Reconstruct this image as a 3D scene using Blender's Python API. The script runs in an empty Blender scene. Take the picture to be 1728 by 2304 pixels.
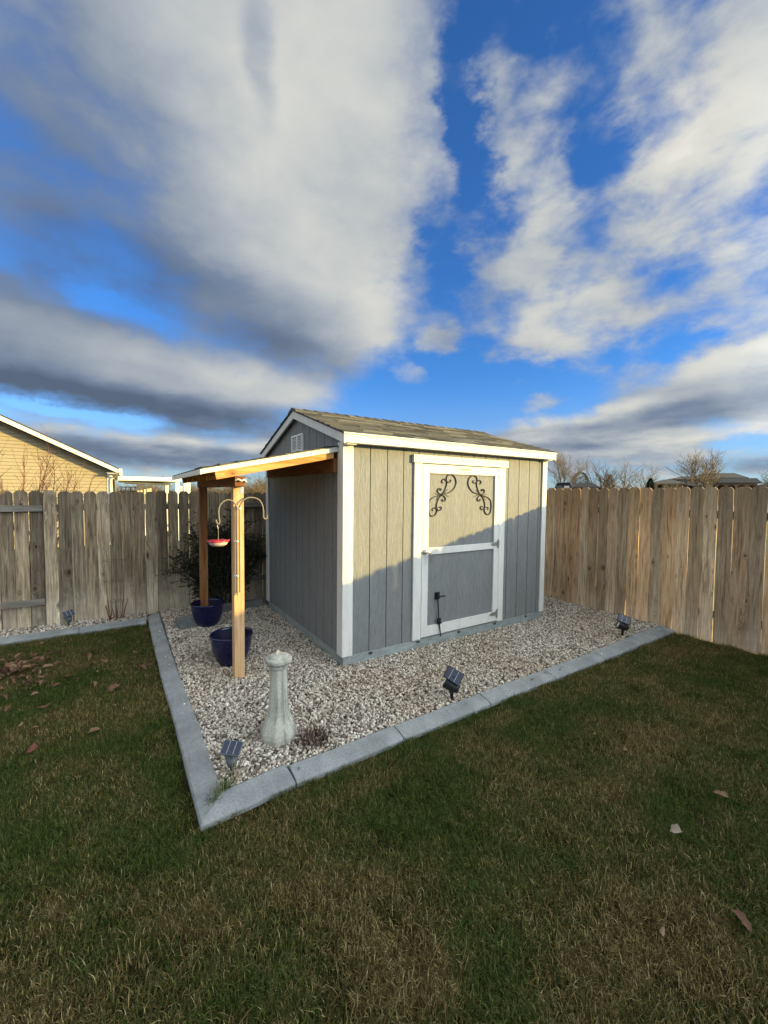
import bpy, bmesh, math, random
from math import sin, cos, pi, radians as R
from mathutils import Vector, Matrix, noise as mnoise
import numpy as np

random.seed(7)
S = bpy.context.scene
COL = S.collection

# ------------------------------------------------------------------ camera
cd = bpy.data.cameras.new('camera')
cam = bpy.data.objects.new('camera', cd); COL.objects.link(cam)
cd.sensor_fit = 'VERTICAL'; cd.sensor_height = 36.0; cd.sensor_width = 27.0
cd.lens = 915.53 / 2304 * 36
cd.clip_start = 0.02; cd.clip_end = 3000
yaw, pit, rol = R(32.6599), R(-2.71225), R(0.57347)
f = Vector((sin(yaw)*cos(pit), cos(yaw)*cos(pit), sin(pit)))
rt = Vector((cos(yaw), -sin(yaw), 0)); up = rt.cross(f)
r2 = rt*cos(rol) + up*sin(rol); u2 = -rt*sin(rol) + up*cos(rol)
M = Matrix((r2, u2, -f)).transposed().to_4x4(); M.translation = Vector((-1.7888, -3.5079, 1.7392))
cam.matrix_world = M
S.camera = cam
S.render.resolution_x = 768; S.render.resolution_y = 1024

# ------------------------------------------------------------------ exposure
S.view_settings.view_transform = 'Standard'; S.view_settings.look = 'None'
S.view_settings.gamma = 1.0; S.view_settings.use_curve_mapping = False
S.view_settings.exposure = 1.38
S.render.engine = 'CYCLES'
S.cycles.use_denoising = True
S.cycles.max_bounces = 8; S.cycles.diffuse_bounces = 4
S.cycles.sample_clamp_indirect = 6

# ------------------------------------------------------------------ node helper
class NT:
    def __init__(s, tree): s.t = tree; s.N = tree.nodes; s.L = tree.links
    def n(s, typ, props=None, **ins):
        nd = s.N.new(typ)
        for k, v in (props or {}).items(): setattr(nd, k, v)
        for k, v in ins.items():
            key = int(k[1:]) if k[0] == 'i' and k[1:].isdigit() else k.replace('_', ' ')
            s.put(nd.inputs[key], v)
        return nd
    def put(s, sock, v):
        if isinstance(v, bpy.types.NodeSocket): s.L.new(v, sock)
        elif isinstance(v, bpy.types.Node): s.L.new(v.outputs[0], sock)
        else:
            if isinstance(v, tuple) and sock.type == 'RGBA' and len(v) == 3: v = v + (1,)
            sock.default_value = v
    def m(s, op, a, b=0.0, c=0.0, clamp=False):
        return s.n('ShaderNodeMath', dict(operation=op, use_clamp=clamp), i0=a, i1=b, i2=c).outputs[0]
    def v(s, op, a, b=(0, 0, 0)):
        nd = s.n('ShaderNodeVectorMath', dict(operation=op), i0=a)
        if op == 'SCALE': s.put(nd.inputs[3], b)
        else: s.put(nd.inputs[1], b)
        return nd.outputs[1] if op in ('LENGTH', 'DOT_PRODUCT', 'DISTANCE') else nd.outputs[0]
    def mr(s, x, a, b, c=0.0, d=1.0, typ='SMOOTHSTEP'):
        return s.n('ShaderNodeMapRange', dict(interpolation_type=typ), i0=x, i1=a, i2=b, i3=c, i4=d).outputs[0]
    def mix(s, fac, a, b, bt='MIX'):
        nd = s.n('ShaderNodeMix', dict(data_type='RGBA', blend_type=bt))
        s.put(nd.inputs[0], fac); s.put(nd.inputs[6], a); s.put(nd.inputs[7], b); return nd.outputs[2]
    def noise(s, vec, scale, detail=3, rough=0.55, dist=0.0, out=0):
        return s.n('ShaderNodeTexNoise', Vector=vec, Scale=scale, Detail=detail, Roughness=rough, Distortion=dist).outputs[out]
    def ramp(s, fac, stops, interp='LINEAR'):
        nd = s.N.new('ShaderNodeValToRGB'); s.put(nd.inputs[0], fac); e = nd.color_ramp.elements
        nd.color_ramp.interpolation = interp
        while len(e) < len(stops): e.new(0.5)
        for i, (p, c) in enumerate(stops):
            e[i].position = p; e[i].color = (c + (1,)) if len(c) == 3 else c
        return nd.outputs[0]

# ------------------------------------------------------------------ sun and sky
PHI, EL = R(45.6), R(9.45)
SUN = Vector((cos(PHI)*cos(EL), -sin(PHI)*cos(EL), sin(EL)))
sl = bpy.data.lights.new('sun', 'SUN'); sl.energy = 3.2; sl.angle = R(0.55); sl.color = (1.0, 0.72, 0.21)
so = bpy.data.objects.new('sun', sl); COL.objects.link(so)
so.rotation_euler = (-SUN).to_track_quat('-Z', 'Y').to_euler(); so.location = (6, -7, 5)

W = bpy.data.worlds.new('World'); S.world = W; W.use_nodes = True
w = NT(W.node_tree); w.N.clear()
SKY_STRENGTH = 0.10
sky = w.n('ShaderNodeTexSky', dict(sky_type='NISHITA', sun_disc=False, sun_elevation=EL,
          sun_rotation=math.atan2(SUN.x, SUN.y), altitude=800, air_density=1.0, dust_density=0.3, ozone_density=2.5))
D = w.n('ShaderNodeTexCoord').outputs['Generated']
sep = w.n('ShaderNodeSeparateXYZ', i0=D)
zc = w.m('MAXIMUM', sep.outputs[2], 0.0)
plane = w.v('DIVIDE', w.n('ShaderNodeCombineXYZ', i0=sep.outputs[0], i1=sep.outputs[1], i2=0.0).outputs[0],
            w.n('ShaderNodeCombineXYZ', i0=w.m('ADD', zc, 0.10), i1=w.m('ADD', zc, 0.10), i2=1.0).outputs[0])
DEG = 57.29578
az = w.m('MULTIPLY', w.m('ARCTAN2', sep.outputs[0], sep.outputs[1]), DEG)
el = w.m('MULTIPLY', w.m('ARCSINE', zc), DEG)
AE = w.n('ShaderNodeCombineXYZ', i0=az, i1=el, i2=0.0).outputs[0]
wn = w.v('SUBTRACT', w.noise(w.v('MULTIPLY', D, (1, 1, 1.8)), 5.0, 6, 0.62, 0.0, out=1), (0.5, 0.5, 0.5))
wamp = w.mr(el, 2, 30, 5.0, 15.0, 'LINEAR')
wv = w.v('MULTIPLY', w.v('SCALE', wn, wamp), (1.0, 0.65, 0))
AEw = w.v('ADD', AE, wv)
AEs = w.v('ADD', AE, w.v('SCALE', wv, 0.45))
def blobs(lst, coord, base):
    acc = base
    for (a0, e0, ra, re, rot, wt) in lst:
        mp = w.n('ShaderNodeMapping', dict(vector_type='TEXTURE'), i0=coord, i1=(a0, e0, 0), i2=(0, 0, R(rot)), i3=(ra, re, 1)).outputs[0]
        k = w.mr(w.v('LENGTH', mp), 0.35, 1.45, 1.0, 0.0)
        acc = w.m('MULTIPLY_ADD', k, wt, acc)
    return acc
DENS = [
 # great cloud, left and centre
 (21, 41, 20, 17, 0, .75), (20, 27, 15, 10, -10, .55), (26, 20, 9, 5, -20, .42), (12, 54, 24, 12, 0, .5), (-8, 31, 14, 15, 0, .30), (-6, 42, 12, 9, 0, .25), (31, 29, 6, 8, 0, .2),
 # clear channel right of it, clear patch above, clear strip below
 (43.5, 42, 2.6, 9, 10, -.60), (41.0, 30, 3.0, 6, 15, -.45), (54, 49, 9, 6, 10, -.65), (38, 13, 10, 6.0, 0, -.75), (50, 13.5, 8, 4, 0, -.6), (1, 20.0, 6, 1.4, -8, -.24),
 # broken wisps
 (48, 43, 3.0, 7, -8, .30), (52, 34, 6, 9, 10, .34), (50, 26, 6.0, 5.0, 0, .38), (57, 20.5, 8, 3.6, 8, .46), (51, 18.0, 6, 2.0, 0, .42), (62, 28, 6, 7, 0, .28), (39, 20.2, 3, 1.8, 0, .70), (36, 15.6, 2.8, 1.3, -10, .75), (53.5, 12.0, 3, .9, 0, .55),
 (58.5, 38, 3.0, 9, 0, -.30),
 # upper right cloud
 (71, 33, 9, 9, -20, .52), (62, 44, 5, 7, -30, .30), (80, 42, 12, 10, 0, .4), (65, 23.5, 4, 3, 0, -.25), (74, 21, 7, 5, 0, .42), (66, 16.2, 6, 1.8, 0, -.40),
 # cumulus bank low right
 (76, 11.6, 11, 4.6, 0, .95), (62, 8.0, 10, 3.0, 6, .80), (50, 6.4, 9, 2.0, 5, .6), (74, 5.4, 4, .7, 0, -.6), (76, 3.2, 5, .9, 0, .5), (58, 5.0, 14, 2.6, 0, .6),
 # low bands left
 (4, 12.9, 19, 4.8, -3, .95), (-12, 15, 10, 5, 0, .6), (-4, 8.2, 7, .7, -4, -.5), (12, 5.0, 24, 2.4, 0, .7), (26, 6.5, 9, 3, 0, .3)]
SHADE = [
 (25, 38, 13, 17, -10, .16), (20, 46, 16, 10, 0, .08), (33, 23, 5, 8, 20, .16), (-8, 30, 14, 15, 0, -.34), (8, 22.5, 15, 5, -6, -.36), (22, 17.5, 9, 2.5, -12, -.22), (15.5, 44, 2.0, 4, 10, -.20), (-4, 45, 12, 9, 0, .06),
 (0, 16.2, 14, 1.6, -6, .08), (17, 13.4, 9, 2.0, -8, .10), (4, 9.6, 22, 2.4, -3, -.50), (-12, 11, 8, 4, 0, -.15), (8, 6.4, 18, .8, 0, .12), (6, 4.2, 24, 1.6, 0, -.30),
 (71, 32, 9, 8, 0, .20), (66, 40, 8, 7, 0, .10), (52, 33, 5, 9, 0, .10), (56, 21, 8, 4, 0, .18), (75, 21, 7, 5, 0, .12),
 (74, 14.2, 8, 1.7, 8, .30), (60, 10.0, 7, 1.1, 6, .26), (70, 9.4, 13, 1.3, 4, -.14), (60, 6.6, 12, .9, 6, -.18), (68, 6.8, 9, .9, 0, .25), (76, 3.3, 8, 1.0, 0, -.3)]
Dsq = w.v('MULTIPLY', D, (1.0, 1.0, 1.9))
n1 = w.noise(plane, 1.35, 6, 0.52, 0.1)
n2 = w.noise(Dsq, 8.5, 7, 0.56, 0.15)
n3 = w.noise(w.v('ADD', Dsq, (5, 2, 9)), 3.0, 4, 0.5, 0.1)
n4 = w.noise(w.v('MULTIPLY', D, (1.0, 1.0, 5.5)), 9.0, 6, 0.55, 0.1)
low = w.mr(el, 4, 14, 1.0, 0.0)
amp = w.m('MAXIMUM', w.mr(az, 36, 46, 0.62, 1.25), w.mr(el, 16, 8, 0.5, 0.9))
nz = w.m('ADD', w.m('MULTIPLY', w.m('SUBTRACT', n1, 0.5), 0.35), w.m('ADD', w.m('MULTIPLY', w.m('MULTIPLY', w.m('SUBTRACT', n2, 0.5), amp), 1.7), w.m('MULTIPLY', w.m('SUBTRACT', n3, 0.5), 0.7)))
nz = w.m('ADD', nz, w.m('MULTIPLY', w.m('MULTIPLY', w.m('SUBTRACT', n4, 0.5), low), 1.1))
# unseen cloud overhead and behind, thickened and brightened to fill the shade
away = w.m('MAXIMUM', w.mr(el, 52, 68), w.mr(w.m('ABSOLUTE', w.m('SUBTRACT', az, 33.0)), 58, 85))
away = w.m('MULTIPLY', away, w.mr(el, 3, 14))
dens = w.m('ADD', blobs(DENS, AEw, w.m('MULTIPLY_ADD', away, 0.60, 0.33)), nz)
alpha = w.mr(dens, 0.06, 1.08)
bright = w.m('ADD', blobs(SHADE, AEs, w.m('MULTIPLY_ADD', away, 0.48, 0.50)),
     w.m('ADD', w.m('MULTIPLY', w.m('SUBTRACT', w.noise(w.v('ADD', Dsq, (3.1, 9.2, 0)), 4.0, 5, 0.5, 0.1), 0.5), 0.40),
                w.m('ADD', w.m('MULTIPLY', w.m('MULTIPLY', w.m('SUBTRACT', n2, 0.5), amp), 0.40), w.m('MULTIPLY', w.m('MULTIPLY', w.m('SUBTRACT', n4, 0.5), low), 0.7))))
ccol = w.ramp(bright, [(0.0, (.11, .15, .225)), (0.26, (.21, .27, .37)), (0.50, (.42, .47, .53)), (0.72, (.66, .675, .65)), (0.86, (.78, .77, .71)), (1.0, (1.0, .96, .85))])
sund = w.v('DOT_PRODUCT', D, tuple(SUN))
# forward scatter towards the sun, boosted mostly out of view to fill the shade
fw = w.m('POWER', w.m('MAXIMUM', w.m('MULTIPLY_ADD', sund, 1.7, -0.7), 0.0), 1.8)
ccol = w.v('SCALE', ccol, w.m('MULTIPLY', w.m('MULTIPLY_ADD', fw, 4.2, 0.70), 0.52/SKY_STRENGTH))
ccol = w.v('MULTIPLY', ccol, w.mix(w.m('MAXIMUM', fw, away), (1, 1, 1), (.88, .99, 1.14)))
skc = w.n('ShaderNodeHueSaturation', i1=1.0, i2=1.0, Color=sky.outputs[0]).outputs[0]
skc = w.mix(1.0, skc, (0.33, 0.66, 1.08), 'MULTIPLY')
# thin pale veil towards the horizon
skc = w.mix(w.mr(el, 0.0, 16, 0.50, 0.0), skc, (1.8, 1.95, 2.2))
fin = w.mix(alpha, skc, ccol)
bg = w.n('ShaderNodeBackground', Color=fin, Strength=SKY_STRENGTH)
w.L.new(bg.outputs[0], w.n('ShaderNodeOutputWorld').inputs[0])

# ------------------------------------------------------------------ materials
def mat(name):
    m = bpy.data.materials.new(name); m.use_nodes = True
    t = NT(m.node_tree); t.N.clear()
    b = t.n('ShaderNodeBsdfPrincipled'); o = t.n('ShaderNodeOutputMaterial')
    t.L.new(b.outputs[0], o.inputs[0]); return m, t, b
def bump(t, b, h, dist=0.002, strength=1.0):
    bp = t.n('ShaderNodeBump', Strength=strength, Distance=dist, Height=h); t.put(b.inputs['Normal'], bp.outputs[0]); return bp
def objc(t, rnd=30.0):
    tc = t.n('ShaderNodeTexCoord').outputs['Object']
    if rnd:
        r = t.n('ShaderNodeObjectInfo').outputs['Random']
        off = t.n('ShaderNodeCombineXYZ', i0=t.m('MULTIPLY', r, rnd), i1=t.m('MULTIPLY', r, rnd*1.7), i2=t.m('MULTIPLY', r, rnd*.6)).outputs[0]
        return t.v('ADD', tc, off), r, tc
    return tc, None, tc

def simple(name, col, rough=0.6, var=0.12, scale=8, bmp=0.0, bscale=60, metal=0.0, spec=0.4, coat=0.0):
    m, t, b = mat(name); c, _, _ = objc(t, 0)
    nzz = t.noise(c, scale, 4, 0.6)
    k = t.mr(nzz, 0.25, 0.75, 1-var, 1+var, 'LINEAR')
    t.put(b.inputs['Base Color'], t.v('SCALE', col, k))
    b.inputs['Roughness'].default_value = rough; b.inputs['Metallic'].default_value = metal
    b.inputs['Specular IOR Level'].default_value = spec; b.inputs['Coat Weight'].default_value = coat
    if bmp: bump(t, b, t.noise(c, bscale, 4, 0.6), bmp)
    return m

def wood(name, dark, mid, light, axis=2, knots=True, grey=0.0, rough=0.85, gscale=1.0, bdist=0.0012, var=0.35, hue=None, base_stain=None, crack=0.0):
    m, t, b = mat(name); c, r, tc = objc(t)
    s = [1.0, 1.0, 1.0]; s[axis] = 0.055
    # slow wander bends the grain, knots push it aside
    wob = t.v('SCALE', t.v('SUBTRACT', t.noise(t.v('MULTIPLY', c, tuple(1.6 if i == axis else 5.0 for i in range(3))), 1.0, 2, .5, 0, 1), (.5, .5, .5)), 0.035)
    cw = t.v('ADD', c, wob)
    if knots:
        kv = t.v('MULTIPLY', cw, tuple(4.2 if i == axis else 8.0 for i in range(3)))
        vor = t.n('ShaderNodeTexVoronoi', dict(feature='F1'), Vector=kv, Scale=1.0, Randomness=1.0).outputs[0]
        vn = [n for n in t.N if n.type == 'TEX_VORONOI'][-1]; vc = t.n('ShaderNodeSeparateColor', i0=vn.outputs[1])
        keep = t.mr(vc.outputs[0], .40, .46, 0, 1); big = t.mr(vc.outputs[1], 0, 1, .45, 1.25, 'LINEAR'); vor = t.m('DIVIDE', vor, big)
        kring = t.m('MULTIPLY', keep, t.mr(vor, 0.05, 0.40, 1.0, 0.0))
        kcore = t.m('MULTIPLY', keep, t.mr(vor, 0.06, 0.17, 1.0, 0.0))
        cw = t.v('ADD', cw, t.v('SCALE', (0.05, 0.05, 0.0) if axis == 2 else ((0.0, 0.05, 0.05) if axis == 0 else (0.05, 0.0, 0.05)), kring))
    g1 = t.noise(t.v('MULTIPLY', cw, tuple(s)), 70*gscale, 5, 0.65, 0.6)
    g2 = t.noise(t.v('MULTIPLY', cw, tuple(s)), 19*gscale, 3, 0.6, 1.5)
    g = t.m('ADD', t.m('MULTIPLY', g1, 0.5), t.m('MULTIPLY', g2, 0.5))
    col = t.ramp(g, [(0.35, dark), (0.5, mid), (0.64, light)])
    crk = t.noise(t.v('MULTIPLY', cw, tuple(.025 if i == axis else 1.0 for i in range(3))), 55*gscale, 3, .7, 0.3)
    col = t.mix(t.mr(crk, .30, .40, crack, 0.0), col, tuple(x*.45 for x in dark))
    col = t.v('SCALE', col, t.mr(r, 0, 1, 1-var, 1+var, 'LINEAR'))
    if hue:   # per-board drift towards another tone
        col = t.mix(t.mr(t.n('ShaderNodeTexWhiteNoise', dict(noise_dimensions='1D'), W=r).outputs[0], 0.35, 1.0, 0.0, 0.75, 'LINEAR'), col, t.v('SCALE', col, 1.0) if False else t.mix(1.0, col, hue, 'MULTIPLY'))
    if knots:
        col = t.mix(t.m('MULTIPLY', kring, 0.6), col, dark)
        col = t.mix(t.m('MULTIPLY', kcore, 0.85), col, tuple(x*0.28 for x in dark))
    if base_stain:
        gp = t.n('ShaderNodeSeparateXYZ', i0=tc).outputs[2]
        ed = t.m('ADD', gp, t.m('MULTIPLY', t.m('SUBTRACT', t.noise(c, 9, 4, .6), .5), 0.55))
        hgt = t.m('MULTIPLY_ADD', t.n('ShaderNodeTexWhiteNoise', dict(noise_dimensions='1D'), W=t.m('ADD', r, 3.3)).outputs[0], 0.35, base_stain[0])
        fac = t.mr(t.m('SUBTRACT', ed, hgt), -0.42, 0.22, base_stain[2], 0.0)
        col = t.mix(fac, col, t.mix(.45, t.v('SCALE', col, 1.9), base_stain[1]))
        # dark rain-streaked tops
        col = t.mix(t.mr(t.m('ADD', gp, t.m('MULTIPLY', t.noise(t.v('MULTIPLY', c, (14, 14, 2)), 1, 3), .5)), 1.35, 2.15, 0.0, 0.55), col, tuple(x*.75 for x in dark))
    t.put(b.inputs['Base Color'], col)
    b.inputs['Roughness'].default_value = rough; b.inputs['Specular IOR Level'].default_value = 0.25
    bump(t, b, g1, bdist)
    return m

def siding_mat(name, col, axis=2, wear=0.10):
    m, t, b = mat(name); c, r, tc = objc(t)
    s = [1.0, 1.0, 1.0]; s[axis] = 0.14
    cw = t.v('ADD', c, t.v('SCALE', t.v('SUBTRACT', t.noise(c, 3.0, 3, .5, 0, 1), (.5, .5, .5)), 0.06))
    g = t.noise(t.v('MULTIPLY', cw, tuple(s)), 75, 4, 0.6, 0.8)
    g2 = t.noise(t.v('MULTIPLY', cw, tuple(s)), 14, 3, 0.6, 0.6)
    k = t.m('MULTIPLY', t.mr(g, 0.3, 0.7, 1-wear, 1+wear, 'LINEAR'), t.mr(g2, 0.3, 0.7, 0.93, 1.07, 'LINEAR'))
    t.put(b.inputs['Base Color'], t.v('SCALE', col, k))
    b.inputs['Roughness'].default_value = 0.62; b.inputs['Specular IOR Level'].default_value = 0.3
    bump(t, b, t.m('ADD', g, t.m('MULTIPLY', g2, 1.2)), 0.0055)
    return m

M_siding = siding_mat('grey_siding_paint', (0.200, 0.208, 0.208), wear=.15)
M_trim = siding_mat('white_trim_paint', (0.71, 0.705, 0.665), wear=0.03)
M_fence_a = wood('weathered_cedar_left', (.105, .076, .050), (.295, .228, .150), (.53, .44, .315), hue=(.80, .74, .68), base_stain=(0.26, (.58, .52, .42), .85), crack=.55, bdist=.003, var=.5)
M_fence_b = wood('weathered_cedar_right', (.22, .15, .088), (.56, .41, .265), (.74, .60, .43), hue=(1.0, .80, .60), base_stain=(0.0, (.50, .45, .38), .8), crack=.5, bdist=.003)
M_rail = wood('fence_rail_wood', (.10, .088, .074), (.19, .170, .145), (.28, .25, .215), axis=0)
M_rail_y = wood('fence_rail_wood_side', (.10, .085, .068), (.19, .165, .135), (.28, .24, .20), axis=1)
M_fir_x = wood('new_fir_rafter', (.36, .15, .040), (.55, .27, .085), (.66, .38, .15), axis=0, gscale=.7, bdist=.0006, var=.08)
M_fir_y = wood('shaded_fir_beam', (.13, .048, .018), (.20, .080, .030), (.27, .12, .05), axis=1, gscale=.7, bdist=.0006, var=.08)  # fir darkened for beam and ledger, canopy shade put into the colour
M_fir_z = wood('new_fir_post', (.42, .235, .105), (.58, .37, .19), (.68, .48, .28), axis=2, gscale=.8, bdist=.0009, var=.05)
M_fir_shaded = wood('darker_fir_post', (.16, .060, .022), (.27, .115, .045), (.36, .17, .075), axis=2, gscale=.8, bdist=.0009, var=.05)  # rear post's copy of the fir, its shade put into the colour

def concrete(name, a, b_, spots=0.5, moss=None):
    m, t, b = mat(name); c, _, _ = objc(t, 0)
    n = t.noise(c, 5, 6, 0.65, 0.4); n_f = t.noise(c, 90, 4, 0.7)
    col = t.mix(t.mr(n, .3, .7), a, b_)
    col = t.v('SCALE', col, t.mr(n_f, .3, .7, .74, 1.18, 'LINEAR'))
    col = t.mix(t.mr(t.noise(t.v('ADD', c, (9, 4, 1)), 2.2, 6, .7, .6), .50, .68, 0, .5), col, tuple(x*.55 for x in a))
    vv = t.n('ShaderNodeTexVoronoi', Vector=c, Scale=34.0).outputs[0]
    col = t.mix(t.m('MULTIPLY', t.mr(vv, .06, .16, 1, 0), spots*0.35), col, tuple(x*.35 for x in a))
    if moss:
        st = t.noise(t.v('MULTIPLY', c, (16, 16, 1.8)), 1.0, 5, .65, .5)
        col = t.mix(t.mr(st, .46, .66, 0, .8), col, moss[0])
        col = t.mix(t.mr(t.noise(t.v('ADD', c, (4, 1, 3)), 8, 4, .6), .5, .7, 0, .55), col, moss[1])
    t.put(b.inputs['Base Color'], col); b.inputs['Roughness'].default_value = .9; b.inputs['Specular IOR Level'].default_value = .25
    bump(t, b, t.m('ADD', n_f, n), 0.002)
    return m
M_kerb = concrete('kerb_concrete', (.235, .25, .252), (.33, .345, .345))
M_ped = concrete('mossy_cast_stone', (.45, .45, .39), (.58, .57, .49), moss=((.17, .19, .175), (.46, .44, .33)))
M_block = concrete('grey_block_stone', (.13, .14, .145), (.24, .24, .235))

def galv():
    m, t, b = mat('galvanised_rail'); c, _, _ = objc(t, 0)
    n = t.noise(t.v('MULTIPLY', c, (3, 3, 9)), 2.0, 6, .7, .6)
    col = t.mix(t.mr(n, .35, .7), (.24, .275, .275), (.37, .41, .395))
    col = t.mix(t.mr(t.noise(t.v('MULTIPLY', c, (22, 22, 2.5)), 1.0, 4, .6), .58, .72, 0, .6), col, (.42, .44, .42))
    t.put(b.inputs['Base Color'], col); b.inputs['Roughness'].default_value = .6; b.inputs['Metallic'].default_value = .15
    return m
M_galv = galv()

def shingle_mat():
    m, t, b = mat('weathered_asphalt_shingle'); c, r, tc = objc(t)
    sp = t.noise(c, 190, 2, .7); n = t.noise(c, 7, 4, .6)
    wn_ = t.n('ShaderNodeTexWhiteNoise', dict(noise_dimensions='1D'), W=r).outputs[0]
    col = t.ramp(wn_, [(0, (.045, .045, .042)), (.35, (.080, .078, .070)), (.7, (.115, .112, .10)), (1, (.19, .185, .165))])
    col = t.v('SCALE', col, t.m('MULTIPLY', t.mr(sp, .3, .7, .72, 1.3, 'LINEAR'), t.mr(n, .3, .7, .85, 1.15, 'LINEAR')))
    t.put(b.inputs['Base Color'], col); b.inputs['Roughness'].default_value = .95; b.inputs['Specular IOR Level'].default_value = .2
    bump(t, b, sp, .0015); return m
M_shingle = shingle_mat()

M_dark = simple('dark_backing', (.03, .03, .032), .9)
M_dripedge = simple('dark_drip_edge', (.035, .033, .03), .6)
M_black = simple('black_plastic', (.012, .013, .015), .42, .2)
M_greyplastic = simple('faded_grey_plastic', (.10, .115, .125), .5, .2)
M_iron = simple('oiled_bronze_iron', (.018, .011, .008), .6, .2, metal=.0)
M_chrome = simple('brushed_steel', (.55, .55, .54), .32, .1, metal=.9)
M_tan = simple('tan_powder_coat', (.20, .18, .145), .5)
M_wire = simple('rusty_wire', (.16, .075, .05), .8, .3, 30)
M_red = simple('red_plastic', (.50, .030, .045), .3, .08, spec=.5)
M_whiteplastic = simple('white_plastic', (.72, .72, .70), .45, .05)
M_clear = simple('cloudy_dish_plastic', (.52, .42, .38), .35, .1)
M_blue = simple('cobalt_glaze', (.004, .006, .052), .22, .35, 5, spec=.5, coat=.25)
M_potin = simple('dark_pot_inside', (.006, .008, .03), .5, .3)
M_vinyl = simple('yellow_vinyl_siding', (.345, .29, .18), .55, .04)
M_housewhite = simple('cream_aluminium', (.74, .73, .66), .5, .03)
M_soffit = simple('soffit_grey', (.42, .41, .37), .7, .05)
M_tape = simple('name_plate_enamel', (.47, .46, .43), .4, .02)
M_print = simple('printed_brown', (.05, .03, .015), .6, .05)

def solar():
    m, t, b = mat('solar_cell'); c, _, _ = objc(t, 0)
    sx = t.n('ShaderNodeSeparateXYZ', i0=c)
    ln = t.m('LESS_THAN', t.m('ABSOLUTE', t.m('SUBTRACT', t.m('ABSOLUTE', sx.outputs[0]), 0.022)), 0.0011)
    fine = t.m('LESS_THAN', t.m('FRACT', t.m('MULTIPLY', sx.outputs[1], 160.0)), .14)
    col = t.mix(t.m('MULTIPLY', fine, .25), (.008, .014, .042), (.10, .13, .2))
    t.put(b.inputs['Base Color'], t.mix(ln, col, (.5, .56, .62)))
    b.inputs['Roughness'].default_value = .12; b.inputs['Coat Weight'].default_value = .6
    return m
M_solar = solar()
m_, t_, b_ = mat('lamp_lens'); b_.inputs['Base Color'].default_value = (.75, .76, .74, 1); b_.inputs['Roughness'].default_value = .15; M_lens = m_

def foliage(name, cols, rough=.6, trans=.25):
    m, t, b = mat(name)
    g = t.n('ShaderNodeNewGeometry'); r = g.outputs['Random Per Island']
    col = t.ramp(r, [(i/(len(cols)-1), c) for i, c in enumerate(cols)])
    t.put(b.inputs['Base Color'], col); b.inputs['Roughness'].default_value = rough; b.inputs['Specular IOR Level'].default_value = .25
    tr = t.n('ShaderNodeBsdfTranslucent', Color=col); o = [n for n in t.N if n.type == 'OUTPUT_MATERIAL'][0]
    mx = t.n('ShaderNodeMixShader', i0=trans, i1=b.outputs[0], i2=tr.outputs[0]); t.L.new(mx.outputs[0], o.inputs[0])
    return m
M_bushleaf = foliage('dark_evergreen_leaf', [(.010, .017, .009), (.018, .030, .014), (.034, .050, .024), (.05, .062, .034)])
M_conifer = foliage('conifer_green', [(.015, .03, .012), (.03, .05, .02), (.05, .075, .03)])
M_olive = foliage('olive_evergreen', [(.05, .055, .02), (.09, .09, .035), (.13, .12, .05)])
M_leaf = None
def leafmat():
    m, t, b = mat('dry_leaf'); c, r, tc = objc(t)
    col = t.ramp(t.n('ShaderNodeTexWhiteNoise', dict(noise_dimensions='1D'), W=r).outputs[0],
        [(0, (.085, .036, .020)), (.4, (.145, .066, .034)), (.7, (.19, .098, .048)), (.9, (.24, .145, .075)), (1, (.32, .24, .14))])
    col = t.v('SCALE', col, t.mr(t.noise(c, 60, 4, .6), .3, .7, .7, 1.25, 'LINEAR'))
    t.put(b.inputs['Base Color'], col); b.inputs['Roughness'].default_value = .75
    bump(t, b, t.noise(c, 90, 3), .002); return m
M_leaf = leafmat()
M_leafpale = simple('pale_dry_leaf', (.52, .42, .34), .7, .2, 60, .001)
M_leafred = simple('russet_leaf', (.16, .055, .035), .7, .3, 50, .001)
M_twig = simple('bare_grey_bark', (.10, .078, .058), .9, .3, 4)
M_twiglight = simple('pale_bark', (.20, .16, .115), .9, .25, 4)  # paler bark tone
M_redtwig = simple('reddish_shrub_bark', (.15, .060, .040), .85, .25, 10)
M_thicket = simple('dry_thicket_twig', (.20, .145, .085), .9, .3, 3)
M_stem = simple('dark_stem', (.06, .045, .03), .9, .3)
M_deadstem = foliage('dead_clump_stem', [(.018, .010, .008), (.05, .022, .017), (.085, .04, .03), (.14, .10, .07)], trans=.05)

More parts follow.
